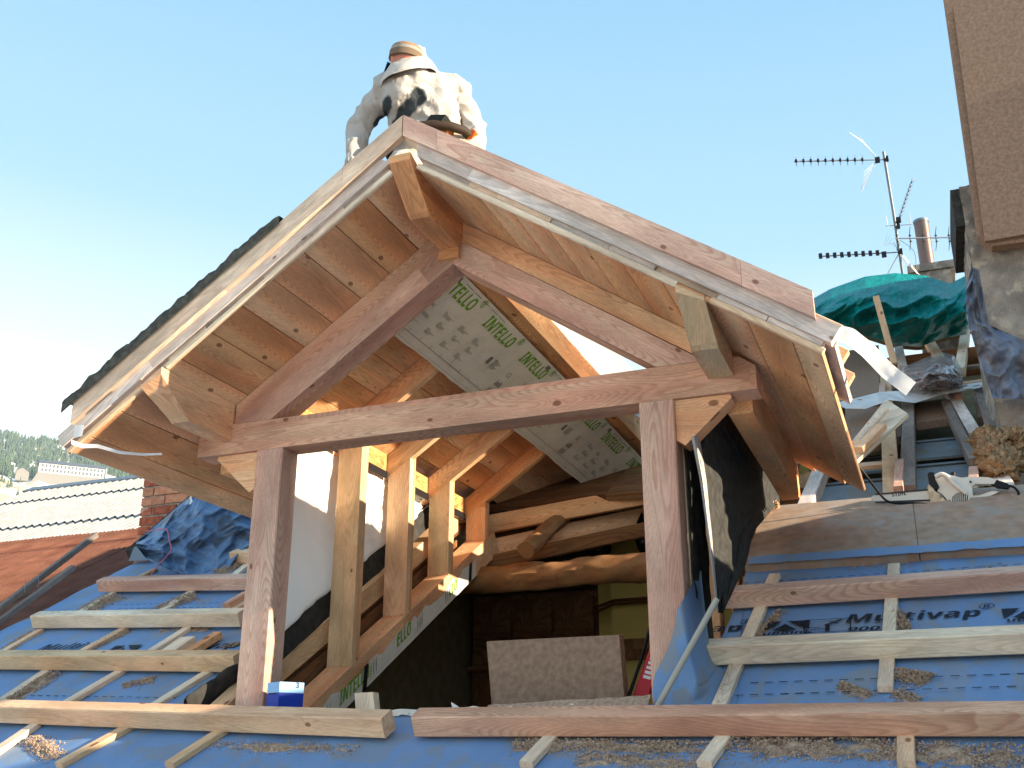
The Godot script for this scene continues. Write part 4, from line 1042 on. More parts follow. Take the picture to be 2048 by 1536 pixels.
func clump(nm: String, label: String, at: Array, h: float, r: float):
	var b := MB.new(); var n := FastNoiseLite.new(); n.seed = 70; n.frequency = 1.0; n.fractal_octaves = 3
	for i in at.size():
		var o := pr(at[i].x, at[i].y, h)
		surf_mb(b, 26, 18, func(u: float, v: float) -> Vector3:
			var d := Vector3(cos(TAU * u) * sin(PI * v), cos(PI * v), sin(TAU * u) * sin(PI * v))
			return o + d * r * (0.75 + 0.55 * n.get_noise_3d(d.x * 3 + i * 9, d.y * 3, d.z * 3) + 0.3 * n.get_noise_3d(d.x * 12 + i * 9, d.y * 12, d.z * 12)), 1, 1, true)
	var o2 := commit(b, nm, self, M.wool)
	tag(o2, label, "insulation"); o2.set_meta("kind", "stuff")

func build_aerials():
	var D := 12.0
	var a := thing("aerial_mast", "leaning mast carrying four television aerials above the green tarpaulin", "aerial", pd(1806, 560, D))
	var dk := plain(Color(0.13, 0.13, 0.15), 0.6); var al := plain(Color(0.62, 0.63, 0.65), 0.4, 0.6)
	tube(a, "mast", [pd(1767, 303, D), pd(1786, 420, D), pd(1808, 565, D)], 0.016, M.zinc, 8)
	var els := func(par: Node, p0: Vector2, p1: Vector2, n: int, len: float, dirv: Vector3, blk: float, d: float):
		for k in n:
			var t := (k + 0.3) / n
			var c := pd(lerpf(p0.x, p1.x, t), lerpf(p0.y, p1.y, t), d)
			tube(par, "element", [c - dirv * len, c + dirv * len], 0.0045, al, 4)
			var b := MB.new(); b.box(c + Vector3(0, 0.0, 0.01), Vector3(blk, 0, 0), Vector3(0, blk * 1.4, 0), Vector3(0, 0, blk)); commit(b, "clip", par, dk)
	var boom := func(p0: Vector2, p1: Vector2, d: float) -> MeshInstance3D: return tube(a, "aerial", [pd(p0.x, p0.y, d), pd(p1.x, p1.y, d)], 0.008, al, 6)
	var b1: Node = boom.call(Vector2(1588, 323), Vector2(1778, 319), D)
	els.call(b1, Vector2(1588, 323), Vector2(1735, 320), 10, 0.055, Vector3(0.1, 0.7, 0.7), 0.012, D)
	for k in 6:
		tube(b1, "reflector_rod", [pd(1751 - k * 5, 312 - k * 6, D), pd(1737 - k * 5 - 14, 280 - k * 3, D - 0.1)], 0.0024, al, 4)
		tube(b1, "reflector_rod", [pd(1752 - k * 4, 322 + k * 8, D), pd(1728 - k * 1, 345 + k * 8, D - 0.1)], 0.0024, al, 4)
	tube(b1, "reflector_arm", [pd(1753, 316, D), pd(1718, 272, D)], 0.004, al, 4)
	tube(b1, "reflector_arm", [pd(1753, 320, D), pd(1722, 378, D)], 0.004, al, 4)
	wall_clip(b1, pd(1755, 320, D), dk); wall_clip(b1, pd(1772, 318, D), dk)
	var b2: Node = boom.call(Vector2(1797, 442), Vector2(1825, 358), D)
	els.call(b2, Vector2(1799, 436), Vector2(1825, 360), 9, 0.04, Vector3(0.8, 0.3, 0.5), 0.006, D)
	tube(b2, "element", [pd(1772, 452, D), pd(1823, 449, D)], 0.005, al, 5)
	tube(b2, "element", [pd(1771, 430, D), pd(1776, 455, D)], 0.004, al, 5)
	tube(b2, "element", [pd(1818, 425, D), pd(1822, 450, D)], 0.004, al, 5)
	wall_clip(b2, pd(1797, 440, D), dk); wall_clip(b2, pd(1795, 452, D), dk)
	var b3: Node = boom.call(Vector2(1790, 477), Vector2(1938, 474), D - 0.1)
	for k in 5:
		var u := 1794.0 + k * 26
		for s: float in [-1, 1]:
			var b := MB.new()
			var c := pd(u, 477, D - 0.1)
			b.tri(c + Vector3(0, 0.012 * s, 0), c + Vector3(-0.02 + 0.006, 0.045 * s, 0.0), c + Vector3(0.02, 0.045 * s, 0), Vector3.BACK)
			tube_mb(b, [c, c + Vector3(0.0, 0.05, 0) * s, c + Vector3(0.02, 0.14, 0.02) * s], 0.007, 5, 0.003)
			commit(b, "element", b3, dk)
	wall_clip(b3, pd(1912, 467, D - 0.1), dk); wall_clip(b3, pd(1916, 470, D - 0.1), dk)
	for k in 6: tube(b3, "reflector_rod", [pd(1898 + k * 5, 452 - k * 3, D - 0.1), pd(1908 + k * 5, 402 - k * 2, D - 0.1)], 0.0024, al, 4)
	var b4: Node = boom.call(Vector2(1637, 513), Vector2(1805, 504), D + 0.05)
	els.call(b4, Vector2(1637, 513), Vector2(1765, 506), 9, 0.03, Vector3(0.1, 0.6, 0.8), 0.019, D + 0.05)
	for k in 6: tube(b4, "reflector_rod", [pd(1768 + k * 4, 494 - k * 2, D), pd(1776 + k * 4, 462 + k * 8, D)], 0.0024, al, 4)
	wall_clip(b4, pd(1768, 509, D), dk); wall_clip(b4, pd(1800, 503, D), dk)
	for r in [[1802, 506, 1840, 552], [1800, 508, 1834, 548], [1796, 510, 1775, 548]]:
		tube(a, "stay_wire", [pd(r[0], r[1], D), pd(r[2], r[3], D)], 0.006, al, 4)
	tube(a, "cable", curve([pd(1800, 480, D), pd(1826, 500, D), pd(1832, 525, D), pd(1828, 545, D)], 12), 0.003, dk, 4)
	tube(a, "stay_wire", [pd(1938, 492, D), pd(1910, 540, D)], 0.016, al, 6)
func wall_clip(par: Node, c: Vector3, m: Material):
	var b := MB.new(); b.box(c, Vector3(0.026, 0, 0), Vector3(0, 0.03, 0), Vector3(0, 0, 0.02)); commit(b, "clamp", par, m)

func build_saw():
	var Z := -2.0
	var k := func(X: float, Y: float, dz := 0.0) -> Vector3: return pz(1620 + X / 4.388, 680 + Y / 4.388, Z + dz)
	var pg := func(par: Node, nm: String, pts: Array, z0: float, t: float, m: Material) -> MeshInstance3D:
		var A := []
		for i in range(0, pts.size(), 2): A.append(k.call(pts[i], pts[i + 1], z0))
		return prism(par, nm, A, Vector3(0, 0, -t), Vector3.RIGHT, m)
	var s := thing("chainsaw", "white electric chainsaw lying on the brown insulation board", "chainsaw", k.call(1250, 1440))
	var wh := plain(Color(0.86, 0.84, 0.79), 0.45); var bk := plain(Color(0.06, 0.06, 0.07), 0.5)
	var be := triplanar(mat(noise_tex(121, Color(0.72, 0.64, 0.52), Color(0.84, 0.78, 0.68), 0.05, 0.3, 64, 1.4), 0.7), 6.0)
	var bar := pg.call(s, "guide_bar", [535, 1392, 545, 1370, 575, 1360, 1060, 1318, 1060, 1400, 590, 1418, 555, 1410], 0.0, 0.006, plain(Color(0.80, 0.79, 0.74), 0.4, 0.1))
	var lt := MB.new()
	letters_mb(lt, "STIHL", 0.020, Vector2(0, 0), Vector2(0.999, 0.045), func(a: float, b: float) -> Vector3: return (k.call(718, 1386, 0.002) as Vector3) + Vector3(a, b, 0), Vector3.BACK, true, 1.05, 0.15)
	commit(lt, "printed_lettering", bar, bk)
	var cm := MB.new()
	for i in 46:
		var t := float(i) / 45
		for e in 2:
			var p: Vector3 = k.call(lerpf(580, 1060, t), (lerpf(1356, 1312, t) if e == 0 else lerpf(1424, 1406, t)), 0.0)
			cm.box(p, Vector3(0.0045, 0.0004, 0), Vector3(-0.001, 0.0042, 0), Vector3(0, 0, 0.004))
	var ch := commit(cm, "chain", s, plain(Color(0.25, 0.25, 0.27), 0.4, 0.6)); ch.set_meta("kind", "stuff")
	pg.call(s, "sprocket_cover", [1030, 1290, 1050, 1255, 1100, 1330, 1140, 1350, 1200, 1420, 1180, 1445, 1090, 1452, 1060, 1420], 0.03, 0.05, be)
	pg.call(s, "motor_housing", [1095, 1215, 1130, 1178, 1180, 1172, 1330, 1208, 1410, 1215, 1425, 1370, 1390, 1420, 1300, 1445, 1225, 1430, 1160, 1350, 1120, 1330], 0.02, 0.10, wh)
	pg.call(s, "hand_guard", [1032, 1172, 1048, 1160, 1085, 1160, 1100, 1220, 1135, 1290, 1120, 1312, 1080, 1300, 1045, 1262], 0.035, 0.11, bk)
	var hb := MB.new(); tube_mb(hb, curve([k.call(1105, 1200, 0.05), k.call(1150, 1178, 0.06), k.call(1205, 1200, 0.06), k.call(1270, 1270, 0.06), k.call(1370, 1345, 0.05)], 16), 0.013, 10)
	commit(hb, "front_handle", s, wh)
	pg.call(s, "rear_handle", [1330, 1208, 1420, 1198, 1560, 1205, 1640, 1222, 1615, 1262, 1450, 1262, 1425, 1285, 1430, 1365, 1480, 1365, 1600, 1325, 1660, 1330, 1600, 1362, 1480, 1392, 1405, 1398], 0.01, 0.045, wh)
	pg.call(s, "cord_boot", [1590, 1264, 1640, 1226, 1735, 1258, 1760, 1285, 1740, 1300, 1650, 1292], 0.005, 0.035, bk)
	for sc in [[1198, 1213], [1408, 1245]]: tube(s, "screw", [k.call(sc[0], sc[1], 0.022), k.call(sc[0], sc[1], 0.030)], 0.006, bk, 8)
	tube(s, "oil_cap", [k.call(1255, 1195, -0.02), k.call(1256, 1165, -0.02)], 0.014, bk, 10)
	# round ventilated end cap
	var cc: Vector3 = k.call(1315, 1385, 0.045)
	var cap := tube(s, "vent_cap", [cc - Vector3(0, 0, 0.05), cc - Vector3(0, 0, 0.004), cc], 0.048, wh, 24)
	var vb := MB.new()
	for i in 8:
		var x := -0.036 + i * 0.0105; var hgt := sqrt(maxf(0, 0.042 * 0.042 - x * x))
		vb.box(cc + Vector3(x, -0.004, 0.001), Vector3(0.0026, 0.0006, 0), Vector3(0.004, hgt * 0.8, 0), Vector3(0, 0, 0.0016))
	var vs := commit(vb, "vent_slots", cap, bk); vs.set_meta("kind", "stuff")
	tube(s, "screw", [k.call(1150, 1368, 0.03), k.call(1150, 1368, 0.036)], 0.009, M.zinc, 8)
	tube(s, "power_cord", curve([k.call(1750, 1278, -0.01), k.call(1800, 1300, 0.0), k.call(1830, 1345, 0.02), k.call(1815, 1385, 0.04), k.call(1770, 1392, 0.06)], 16), 0.007, bk, 6)
	var cb := tube(self, "black_cable", curve([k.call(330, 1010, 0.30), k.call(420, 1105, 0.25), k.call(500, 1200, 0.2), k.call(590, 1320, 0.12), k.call(680, 1415, 0.05), k.call(800, 1432, 0.03), k.call(950, 1435, 0.03), k.call(1080, 1452, 0.06)], 40), 0.007, bk, 6)
	tag(cb, "black cable hanging from the right eave down to the chainsaw", "cable")
# ---------------------------------------------------------------- inside the opening and on its sill
func build_inside():
	# old round log across the opening and the pole resting on it
	var n := FastNoiseLite.new(); n.seed = 80; n.frequency = 1.0; n.fractal_octaves = 3
	var log_f := func(a: Vector3, e: Vector3, r: float, sd: float) -> Callable:
		var d := (e - a).normalized(); var s := d.cross(Vector3.UP).normalized(); var u := s.cross(d)
		return func(p: float, q: float) -> Vector3:
			var an := TAU * q
			var rr := r * (1.0 + 0.26 * n.get_noise_3d(cos(an) * 0.9 + sd, sin(an) * 0.9, p * 6) + 0.16 * n.get_noise_3d(cos(an) * 4 + sd, sin(an) * 4, p * 20))
			return a.lerp(e, p) + (s * cos(an) + u * sin(an)) * rr
	M.log = mat(M.pale0.albedo_texture, 0.9, Color(0.66, 0.54, 0.43))
	surf(house, "log_beam", 70, 20, log_f.call(Vector3(-0.6, -0.235, -2.52), Vector3(2.35, -0.235, -2.5), 0.09, 0.0), M.log, 3, 1, true)
	var pb := MB.new()
	surf_mb(pb, 40, 16, log_f.call(Vector3(0.535, -0.10, -2.34), Vector3(0.62, 0.87, -4.1), 0.058, 7.0), 2, 1, true)
	for k in 12:
		var f: Callable = log_f.call(Vector3(0.535, -0.10, -2.34), Vector3(0.62, 0.87, -4.1), 0.058, 7.0)
		pb.tri(Vector3(0.535, -0.10, -2.34), f.call(0.0, k / 12.0), f.call(0.0, (k + 1) / 12.0), Vector3(0, -0.45, 0.87))
	commit(pb, "pole_rafter", house, M.log)
	# trimmers and old timbers behind
	tim(house, "trimmer", Vector3(0.02, 0.19, -2.74), Vector3(1.95, 0.52, -3.3), 0.05, 0.13, M.pine1)
	tim(house, "trimmer", Vector3(0.0, 0.02, -2.78), Vector3(2.4, 0.62, -3.9), 0.06, 0.12, M.pine2)
	tim(house, "old_trimmer", Vector3(0.05, -0.10, -2.70), Vector3(2.3, 0.32, -3.2), 0.05, 0.10, M.dark_wood)
	tim(house, "old_purlin", Vector3(-0.6, 0.30, -3.55), Vector3(2.4, 0.38, -3.55), 0.10, 0.12, M.dark_wood)
	# yellow chimney breast, dark cupboard, pipes
	wallbox(house, "yellow_wall", Vector3(0.62, -3.3, -4.9), Vector3(2.24, 0.88, -4.05), M.yellow)
	wallbox(house, "yellow_pier", Vector3(0.47, -3.3, -5.1), Vector3(0.60, 0.9, -4.2), M.yellow)
	for k in 2:
		tube(house, "copper_pipe", [pz(1186, 1226 - k * 9, -4.02), pz(1228, 1208 - k * 7, -4.0), pz(1310, 1202 - k * 7, -4.0)], 0.012, plain(Color(0.42, 0.25, 0.16), 0.4, 0.6), 8)
	var cup := thing("dark_cupboard", "dark wooden cupboard in the shadow below the log beam", "cupboard", Vector3(-0.1, -3.3, -4.5))
	wallbox(cup, "carcass", Vector3(-0.70, -3.3, -4.8), Vector3(0.44, -0.05, -4.32), M.dark_wood)
	for k in 3: wallbox(cup, "door", Vector3(-0.68 + k * 0.37, -0.62, -4.31), Vector3(-0.34 + k * 0.37, -0.10, -4.29), M.dark_wood)
	wallbox(cup, "shelf_edge", Vector3(-0.72, -0.68, -4.31), Vector3(0.46, -0.64, -4.25), M.dark_wood)
	wallbox(house, "skirting", Vector3(0.61, -0.66, -4.04), Vector3(2.45, -0.50, -4.0), M.dark_wood)
	# black ducting and hanging sack
	var duct := MB.new()
	tube_mb(duct, curve([pz(1130, 1090, -3.6), pz(1160, 1075, -3.7), pz(1190, 1085, -3.9), pz(1200, 1100, -4.0)], 20), 0.10, 14)
	var dm := plain(Color(0.05, 0.05, 0.06), 0.18)
	var dc := commit(duct, "black_duct", self, dm); tag(dc, "shiny black flexible duct behind the log beam", "duct")
	var sk := MB.new()
	surf_mb(sk, 20, 16, func(u: float, v: float) -> Vector3:
		var c := pz(1285, 1070, -3.2)
		return c + Vector3(cos(TAU * u) * 0.06 * sin(PI * v), 0.17 - 0.34 * v, sin(TAU * u) * 0.05 * sin(PI * v)))
	var so := commit(sk, "black_sack", self, dm); tag(so, "black sack hanging beside the right post inside the dormer", "sack")
	tube(so, "strap", [pz(1290, 1020, -3.2), pz(1286, 1042, -3.2)], 0.012, dm, 6)
	# board standing in the opening
	var zf := -0.12
	var bd := prism(self, "leaning_fibreboard", [pz(986, 1440, zf), pz(973, 1283, zf), pz(1238, 1270, zf), pz(1252, 1440, zf)], Vector3(0, 0.01, -0.07), Vector3.RIGHT, M.fibre)
	tag(bd, "brown fibreboard standing upright in the dormer opening behind the sill", "board")
	# red spirit level with white print, cable
	var lv := thing("spirit_level", "red spirit level leaning against the right post inside the opening", "level", pz(1270, 1420, -0.2))
	var r0 := pz(1268, 1432, -0.2); var r1 := pz(1330, 1262, -0.25)
	tim(lv, "body", r0, r1, 0.028, 0.065, plain(Color(0.72, 0.10, 0.14), 0.4), Vector3(0.9, -0.3, 0))
	var wp := MB.new(); var ld := (r1 - r0).normalized(); var lu := Vector3.BACK.cross(ld).normalized()
	for k in 9: rect_mb(wp, Vector2(0.16 + k * 0.02, -0.016), 0.013, 0.032, func(a: float, b: float) -> Vector3: return r0 + ld * a + lu * b + Vector3(0, 0, 0.016), Vector3.BACK, 0.1)
	var wpo := commit(wp, "printed_marks", lv, plain(Color(0.9, 0.86, 0.86), 0.5)); wpo.set_meta("kind", "stuff")
	var cb := tube(self, "black_cable", curve([pz(1300, 1255, -0.3), pz(1288, 1300, -0.25), pz(1272, 1350, -0.2), pz(1250, 1415, -0.15)], 20), 0.008, plain(Color(0.04, 0.04, 0.045), 0.5), 6)
	tag(cb, "black cable running down beside the red spirit level", "cable")
	# wooden block and blue carton on the sill
	var bl := prism(self, "wood_block", [pz(712, 1430, 0.02), pz(709, 1386, 0.02), pz(746, 1384, 0.02), pz(750, 1430, 0.02)], Vector3(0, 0, -0.05), Vector3.UP, M.pale0)
	tag(bl, "small pale wood block standing on the sill below the printed paper", "block")
	var bx := thing("carton", "small blue and white cardboard carton standing at the foot of the left post", "carton", pz(555, 1420, 0.05))
	var e0 := pz(531, 1425, 0.07)
	var pts := func(y0: float, y1: float) -> Array:
		return [e0 + Vector3(0, y0, 0), e0 + Vector3(0.085, y0, 0.035), e0 + Vector3(0.15, y0, -0.06), e0 + Vector3(0.065, y0, -0.095)]
	prism(bx, "lower_panel", pts.call(-0.03, 0), Vector3(0, 0.11, 0), Vector3.UP, plain(Color(0.10, 0.22, 0.62), 0.5))
	var b0 := []
	for p in pts.call(0, 0): b0.append(p + Vector3(0, 0.081, 0))
	prism(bx, "upper_panel", b0, Vector3(0, 0.045, 0), Vector3.UP, plain(Color(0.55, 0.72, 0.88), 0.5))
	var lt := MB.new()
	var fx := Vector3(0.065, 0, -0.095).normalized()
	letters_mb(lt, "3", 0.022, Vector2(0.075, 0.095), Vector2.RIGHT, func(a: float, b: float) -> Vector3: return e0 + Vector3(0.0852, 0, 0.035) + fx * a + Vector3(0.0013, b - 0.0, 0.001), Vector3(0.8, 0, 0.55))
	rect_mb(lt, Vector2(0.012, 0.075), 0.06, 0.006, func(a: float, b: float) -> Vector3: return e0 + Vector3(0.085, 0, 0.035).normalized() * a + Vector3(-0.0006, b, 0.0013), Vector3(-0.38, 0, 0.92))
	var lo := commit(lt, "printed_marks", bx, M.ink_blue); lo.set_meta("kind", "stuff")
	# torn white paper along the sill
	var pn := FastNoiseLite.new(); pn.seed = 90; pn.frequency = 1.0; pn.fractal_octaves = 3
	var pa := surf(self, "torn_paper", 80, 5, func(u: float, v: float) -> Vector3:
		var x := lerpf(0.42, 1.75, u)
		return Vector3(x, -1.272 + 0.03 * (1 - v) + 0.012 * pn.get_noise_2d(u * 16, v * 3), 0.02 + 0.05 * v), M.intello)
	tag(pa, "torn white paper edge lying along the sill of the opening", "paper")
	var sc := prism(self, "paper_scrap", [pz(905, 1418, 0.06), pz(902, 1404, 0.06), pz(912, 1410, 0.06), pz(926, 1420, 0.06)], Vector3(0, 0.0, -0.003), Vector3.RIGHT, M.white_memb)
	tag(sc, "small torn white scrap sticking up on the sill", "paper")
# ---------------------------------------------------------------- person on the ridge
func sdf_mesh(bones: Array, cell: float, k: float, wob: float, colour: Callable) -> MB:
	var lo := Vector3.INF; var hi := -Vector3.INF
	for bn in bones:
		var r := maxf(bn[2], bn[3]) + k + cell * 3
		lo = lo.min((bn[0] as Vector3).min(bn[1]) - Vector3.ONE * r); hi = hi.max((bn[0] as Vector3).max(bn[1]) + Vector3.ONE * r)
	var nx := int((hi.x - lo.x) / cell) + 2; var ny := int((hi.y - lo.y) / cell) + 2; var nz2 := int((hi.z - lo.z) / cell) + 2
	var f := PackedFloat32Array(); f.resize(nx * ny * nz2); f.fill(1.0)
	for bn in bones:
		var a: Vector3 = bn[0]; var b: Vector3 = bn[1]; var ra: float = bn[2]; var rb: float = bn[3]
		var r := maxf(ra, rb) + k + cell * 2.5
		var p0 := (a.min(b) - Vector3.ONE * r - lo) / cell; var p1 := (a.max(b) + Vector3.ONE * r - lo) / cell
		var kk: float = bn[4] if bn.size() > 4 else k
		var ab := b - a; var l2 := maxf(ab.length_squared(), 1e-8)
		for z in range(maxi(0, int(p0.z)), mini(nz2, int(p1.z) + 1)):
			for y in range(maxi(0, int(p0.y)), mini(ny, int(p1.y) + 1)):
				var base := (z * ny + y) * nx
				for x in range(maxi(0, int(p0.x)), mini(nx, int(p1.x) + 1)):
					var p := lo + Vector3(x, y, z) * cell
					var t := clampf((p - a).dot(ab) / l2, 0, 1)
					var d := (p - a - ab * t).length() - lerpf(ra, rb, t)
					var g := f[base + x]
					var h := clampf(0.5 + 0.5 * (g - d) / kk, 0, 1)
					f[base + x] = lerpf(g, d, h) - kk * h * (1 - h)
	if wob > 0:
		var wn := FastNoiseLite.new(); wn.seed = 31; wn.frequency = 1.0; wn.fractal_octaves = 2
		for z in nz2:
			for y in ny:
				for x in nx:
					var i := (z * ny + y) * nx + x
					if f[i] < 0.06 and f[i] > -0.06:
						var p := lo + Vector3(x, y, z) * cell
						f[i] += wob * (absf(wn.get_noise_3d(p.x * 5 + p.y * 3, p.y * 4 - p.x * 2, p.z * 4)) * 2.2 - 0.6) + wob * 0.9 * maxf(0.0, 0.35 - absf(wn.get_noise_3d(p.x * 7 + p.y * 6, p.y * 5 - p.x * 6, p.z * 7)) * 2.5)
	var idx := {}
	var V := []; var N := []
	var st := [1, nx, nx * ny]
	for z in nz2 - 1:
		for y in ny - 1:
			for x in nx - 1:
				var i := (z * ny + y) * nx + x
				var s := 0; var acc := Vector3.ZERO; var c := 0
				for q in 8:
					if f[i + (q & 1) + ((q >> 1) & 1) * nx + (q >> 2) * nx * ny] < 0: s |= 1 << q
				if s == 0 or s == 255: continue
				for e in [[0, 1], [2, 3], [4, 5], [6, 7], [0, 2], [1, 3], [4, 6], [5, 7], [0, 4], [1, 5], [2, 6], [3, 7]]:
					var u: int = e[0]; var w: int = e[1]
					if ((s >> u) & 1) == ((s >> w) & 1): continue
					var pu := Vector3(u & 1, (u >> 1) & 1, u >> 2); var pw := Vector3(w & 1, (w >> 1) & 1, w >> 2)
					var fu := f[i + int(pu.x) + int(pu.y) * nx + int(pu.z) * nx * ny]; var fw := f[i + int(pw.x) + int(pw.y) * nx + int(pw.z) * nx * ny]
					acc += pu.lerp(pw, fu / (fu - fw)); c += 1
				idx[i] = V.size()
				V.append(lo + (Vector3(x, y, z) + acc / c) * cell)
				var gx := f[i + 1] - f[i] + f[i + 1 + nx] - f[i + nx]; var gy := f[i + nx] - f[i] + f[i + 1 + nx] - f[i + 1]; var gzz := f[i + nx * ny] - f[i] + f[i + 1 + nx * ny] - f[i + 1]
				N.append(Vector3(gx, gy, gzz).normalized())
	var b := MB.new()
	for z in range(1, nz2 - 1):
		for y in range(1, ny - 1):
			for x in range(1, nx - 1):
				var i := (z * ny + y) * nx + x
				for ax in 3:
					if (f[i] < 0) == (f[i + st[ax]] < 0): continue
					var d1: int = st[(ax + 1) % 3]; var d2: int = st[(ax + 2) % 3]
					var q := [i, i - d1, i - d1 - d2, i - d2]
					var ok := true
					for w in q:
						if not idx.has(w): ok = false
					if not ok: continue
					var w0: int = idx[q[0]]; var w1: int = idx[q[1]]; var w2: int = idx[q[2]]; var w3: int = idx[q[3]]
					b.tri_s(V[w0], V[w1], V[w2], N[w0], N[w1], N[w2]); b.tri_s(V[w0], V[w2], V[w3], N[w0], N[w2], N[w3])
	for p in b.v: b.c.append(colour.call(p))
	return b
func to_px(p: Vector3) -> Vector2:
	var q := Basis.from_euler(Vector3(PITCH, YAW, 0)).inverse() * (p - CAM)
	return Vector2(1024 + FOC * q.x / -q.z, 768 - FOC * q.y / -q.z)

func build_person():
	var D := 5.5
	var pe := thing("person", "person in a cream jacket with dark patches, seated on the dormer ridge", "person", pd(850, 350, D))
	var J := {
		pel = pd(862, 318, 5.5), low = pd(858, 275, 5.48), mid = pd(850, 225, 5.46), chl = pd(808, 190, 5.42), chr = pd(872, 190, 5.52), nk = pd(826, 150, 5.40), hd = pd(813, 128, 5.42),
		sl = pd(776, 180, 5.46), sr = pd(908, 186, 5.54), el = pd(719, 250, 5.52), er = pd(948, 258, 5.50), wl = pd(706, 322, 5.42), wr = pd(946, 322, 5.30) }
	var bones := [
		[J.pel, J.low, 0.17, 0.165], [J.low + Vector3(-0.07, 0, 0), J.mid + Vector3(-0.07, 0, 0), 0.125, 0.13], [J.low + Vector3(0.05, 0, 0), J.mid + Vector3(0.05, 0, 0), 0.118, 0.122],
		[J.mid, J.chl, 0.135, 0.115], [J.mid, J.chr, 0.135, 0.115], [J.chl, J.chr, 0.115, 0.115], [J.chl, J.sl, 0.105, 0.085], [J.chr, J.sr, 0.105, 0.085],
		[J.chl.lerp(J.chr, 0.4), J.nk, 0.11, 0.06], [J.nk + Vector3(0.02, -0.03, 0), J.sr, 0.06, 0.085], [J.nk + Vector3(-0.02, -0.03, 0), J.sl, 0.06, 0.08], [J.nk + Vector3(-0.04, -0.02, 0.0), J.nk + Vector3(0.02, -0.01, 0), 0.055, 0.055], 
		[J.sl, J.el, 0.074, 0.060, 0.012], [J.el, J.wl, 0.060, 0.046, 0.014], [J.sr, J.er, 0.074, 0.062, 0.010], [J.er, J.wr, 0.062, 0.046, 0.014],
		[J.pel + Vector3(-0.10, 0, 0), pd(780, 372, 5.1), 0.115, 0.085], [pd(780, 372, 5.1), pd(745, 470, 5.2), 0.08, 0.06],
		[J.pel + Vector3(0.12, 0, 0), pd(955, 345, 5.25), 0.125, 0.09], [pd(955, 345, 5.25), pd(985, 440, 5.35), 0.08, 0.06]]
	var cream := Color(0.40, 0.37, 0.34); var dark := Color(0.035, 0.04, 0.045); var tan := Color(0.50, 0.40, 0.30)
	var inside := func(q: Vector2, c: Vector2, r: Vector2, ang: float) -> float:
		var d := (q - c).rotated(-ang); return 1.0 - smoothstep(0.80, 1.30, (d.x / r.x) * (d.x / r.x) + (d.y / r.y) * (d.y / r.y))
	var col := func(p: Vector3) -> Color:
		var q := to_px(p)
		q += Vector2(nz.get_noise_2d(q.x * 0.06, q.y * 0.06), nz.get_noise_2d(q.x * 0.06 + 40, q.y * 0.06)) * 3.0
		if q.y > 262 and q.x > 812 and p.y < J.low.y + 0.03: return tan
		var k := 0.0
		for e in [[836, 194, 17, 19, 0.0], [816, 216, 27, 15, -0.75], [800, 240, 22, 11, -0.9], [774, 212, 9, 22, 0.12], [757, 245, 8, 17, 0.5]]:
			k = maxf(k, inside.call(q, Vector2(e[0], e[1]), Vector2(e[2], e[3]), e[4]))
		return cream.lerp(dark, k).lerp(Color(0.27, 0.26, 0.25), float(inside.call(q, Vector2(877, 186), Vector2(9, 12), 0.0)))
	var bm := plain(Color.WHITE, 0.9); bm.vertex_color_use_as_albedo = true
	var body := commit(sdf_mesh(bones, 0.0095, 0.022, 0.016, col), "body", pe, bm)
	# head with ear and face turned to the left
	var fw := (Vector3(-0.85, -0.15, -0.5)).normalized(); var sd := fw.cross(Vector3.UP).normalized(); var hu := sd.cross(fw)
	var hb := [[J.hd - fw * 0.015, J.hd + fw * 0.03 - hu * 0.03, 0.078, 0.068], [J.hd + fw * 0.06 - hu * 0.07, J.hd + fw * 0.065 - hu * 0.08, 0.038, 0.032], [J.hd + fw * 0.092 - hu * 0.015, J.hd + fw * 0.108 - hu * 0.035, 0.010, 0.013], [J.hd + sd * 0.08, J.hd + sd * 0.083 - hu * 0.03, 0.014, 0.010], [J.hd - sd * 0.08, J.hd - sd * 0.083 - hu * 0.03, 0.014, 0.010], [J.hd + fw * 0.083 - hu * 0.062 + sd * 0.015, J.hd + fw * 0.083 - hu * 0.062 - sd * 0.015, 0.009, 0.009]]
	var skin := func(_p: Vector3) -> Color: return Color(0.50, 0.20, 0.14)
	commit(sdf_mesh(hb, 0.006, 0.015, 0.0, skin), "head", pe, bm)
	# hood lying round the neck up to the cap
	var hn := FastNoiseLite.new(); hn.seed = 44; hn.frequency = 1.0
	var hc := pd(819, 152, 5.42); var hx := (pd(860, 146, 5.44) - pd(778, 158, 5.40)).normalized(); var hz := hx.cross(Vector3.UP).normalized()
	var hood := surf(pe, "hood", 40, 14, func(u: float, v: float) -> Vector3:
		var a := TAU * u
		var r := lerpf(0.15, 0.090, smoothstep(0.0, 0.8, v)) * (1.0 + 0.10 * sin(PI * v)) + 0.012 * hn.get_noise_2d(cos(a) * 2 + 5, sin(a) * 2 + v * 2)
		return hc + (hx * cos(a) * 1.0 + hz * sin(a) * 0.92) * r + Vector3(0, lerpf(-0.05, 0.125, v) + 0.012 * sin(a * 2 + 1), 0) + hx * (-0.01 * v), plain(Color(0.72, 0.69, 0.65), 0.9))
	# cap: knitted crown, white band, tan band
	var cw := triplanar(mat(noise_tex(141, Color(0.42, 0.33, 0.24), Color(0.66, 0.55, 0.42), 0.12, 0.45, 64, 1.8), 1.0), 14.0)
	var ct := (hu * 0.94 - fw * 0.34).normalized()
	var cap := thing_part(pe, "cap")
	var c0: Vector3 = J.hd + hu * 0.004 + Vector3(0.005, 0, 0.02)
	for r in [[0.0, 0.030, 0.088, 0.0885, plain(Color(0.44, 0.37, 0.30), 0.95)], [0.031, 0.052, 0.0885, 0.083, plain(Color(0.58, 0.55, 0.51), 0.95)]]:
		tube(cap, "band", [c0 + ct * r[0], c0 + ct * r[1]], r[2], r[4], 22, r[3])
	var cr := MB.new()
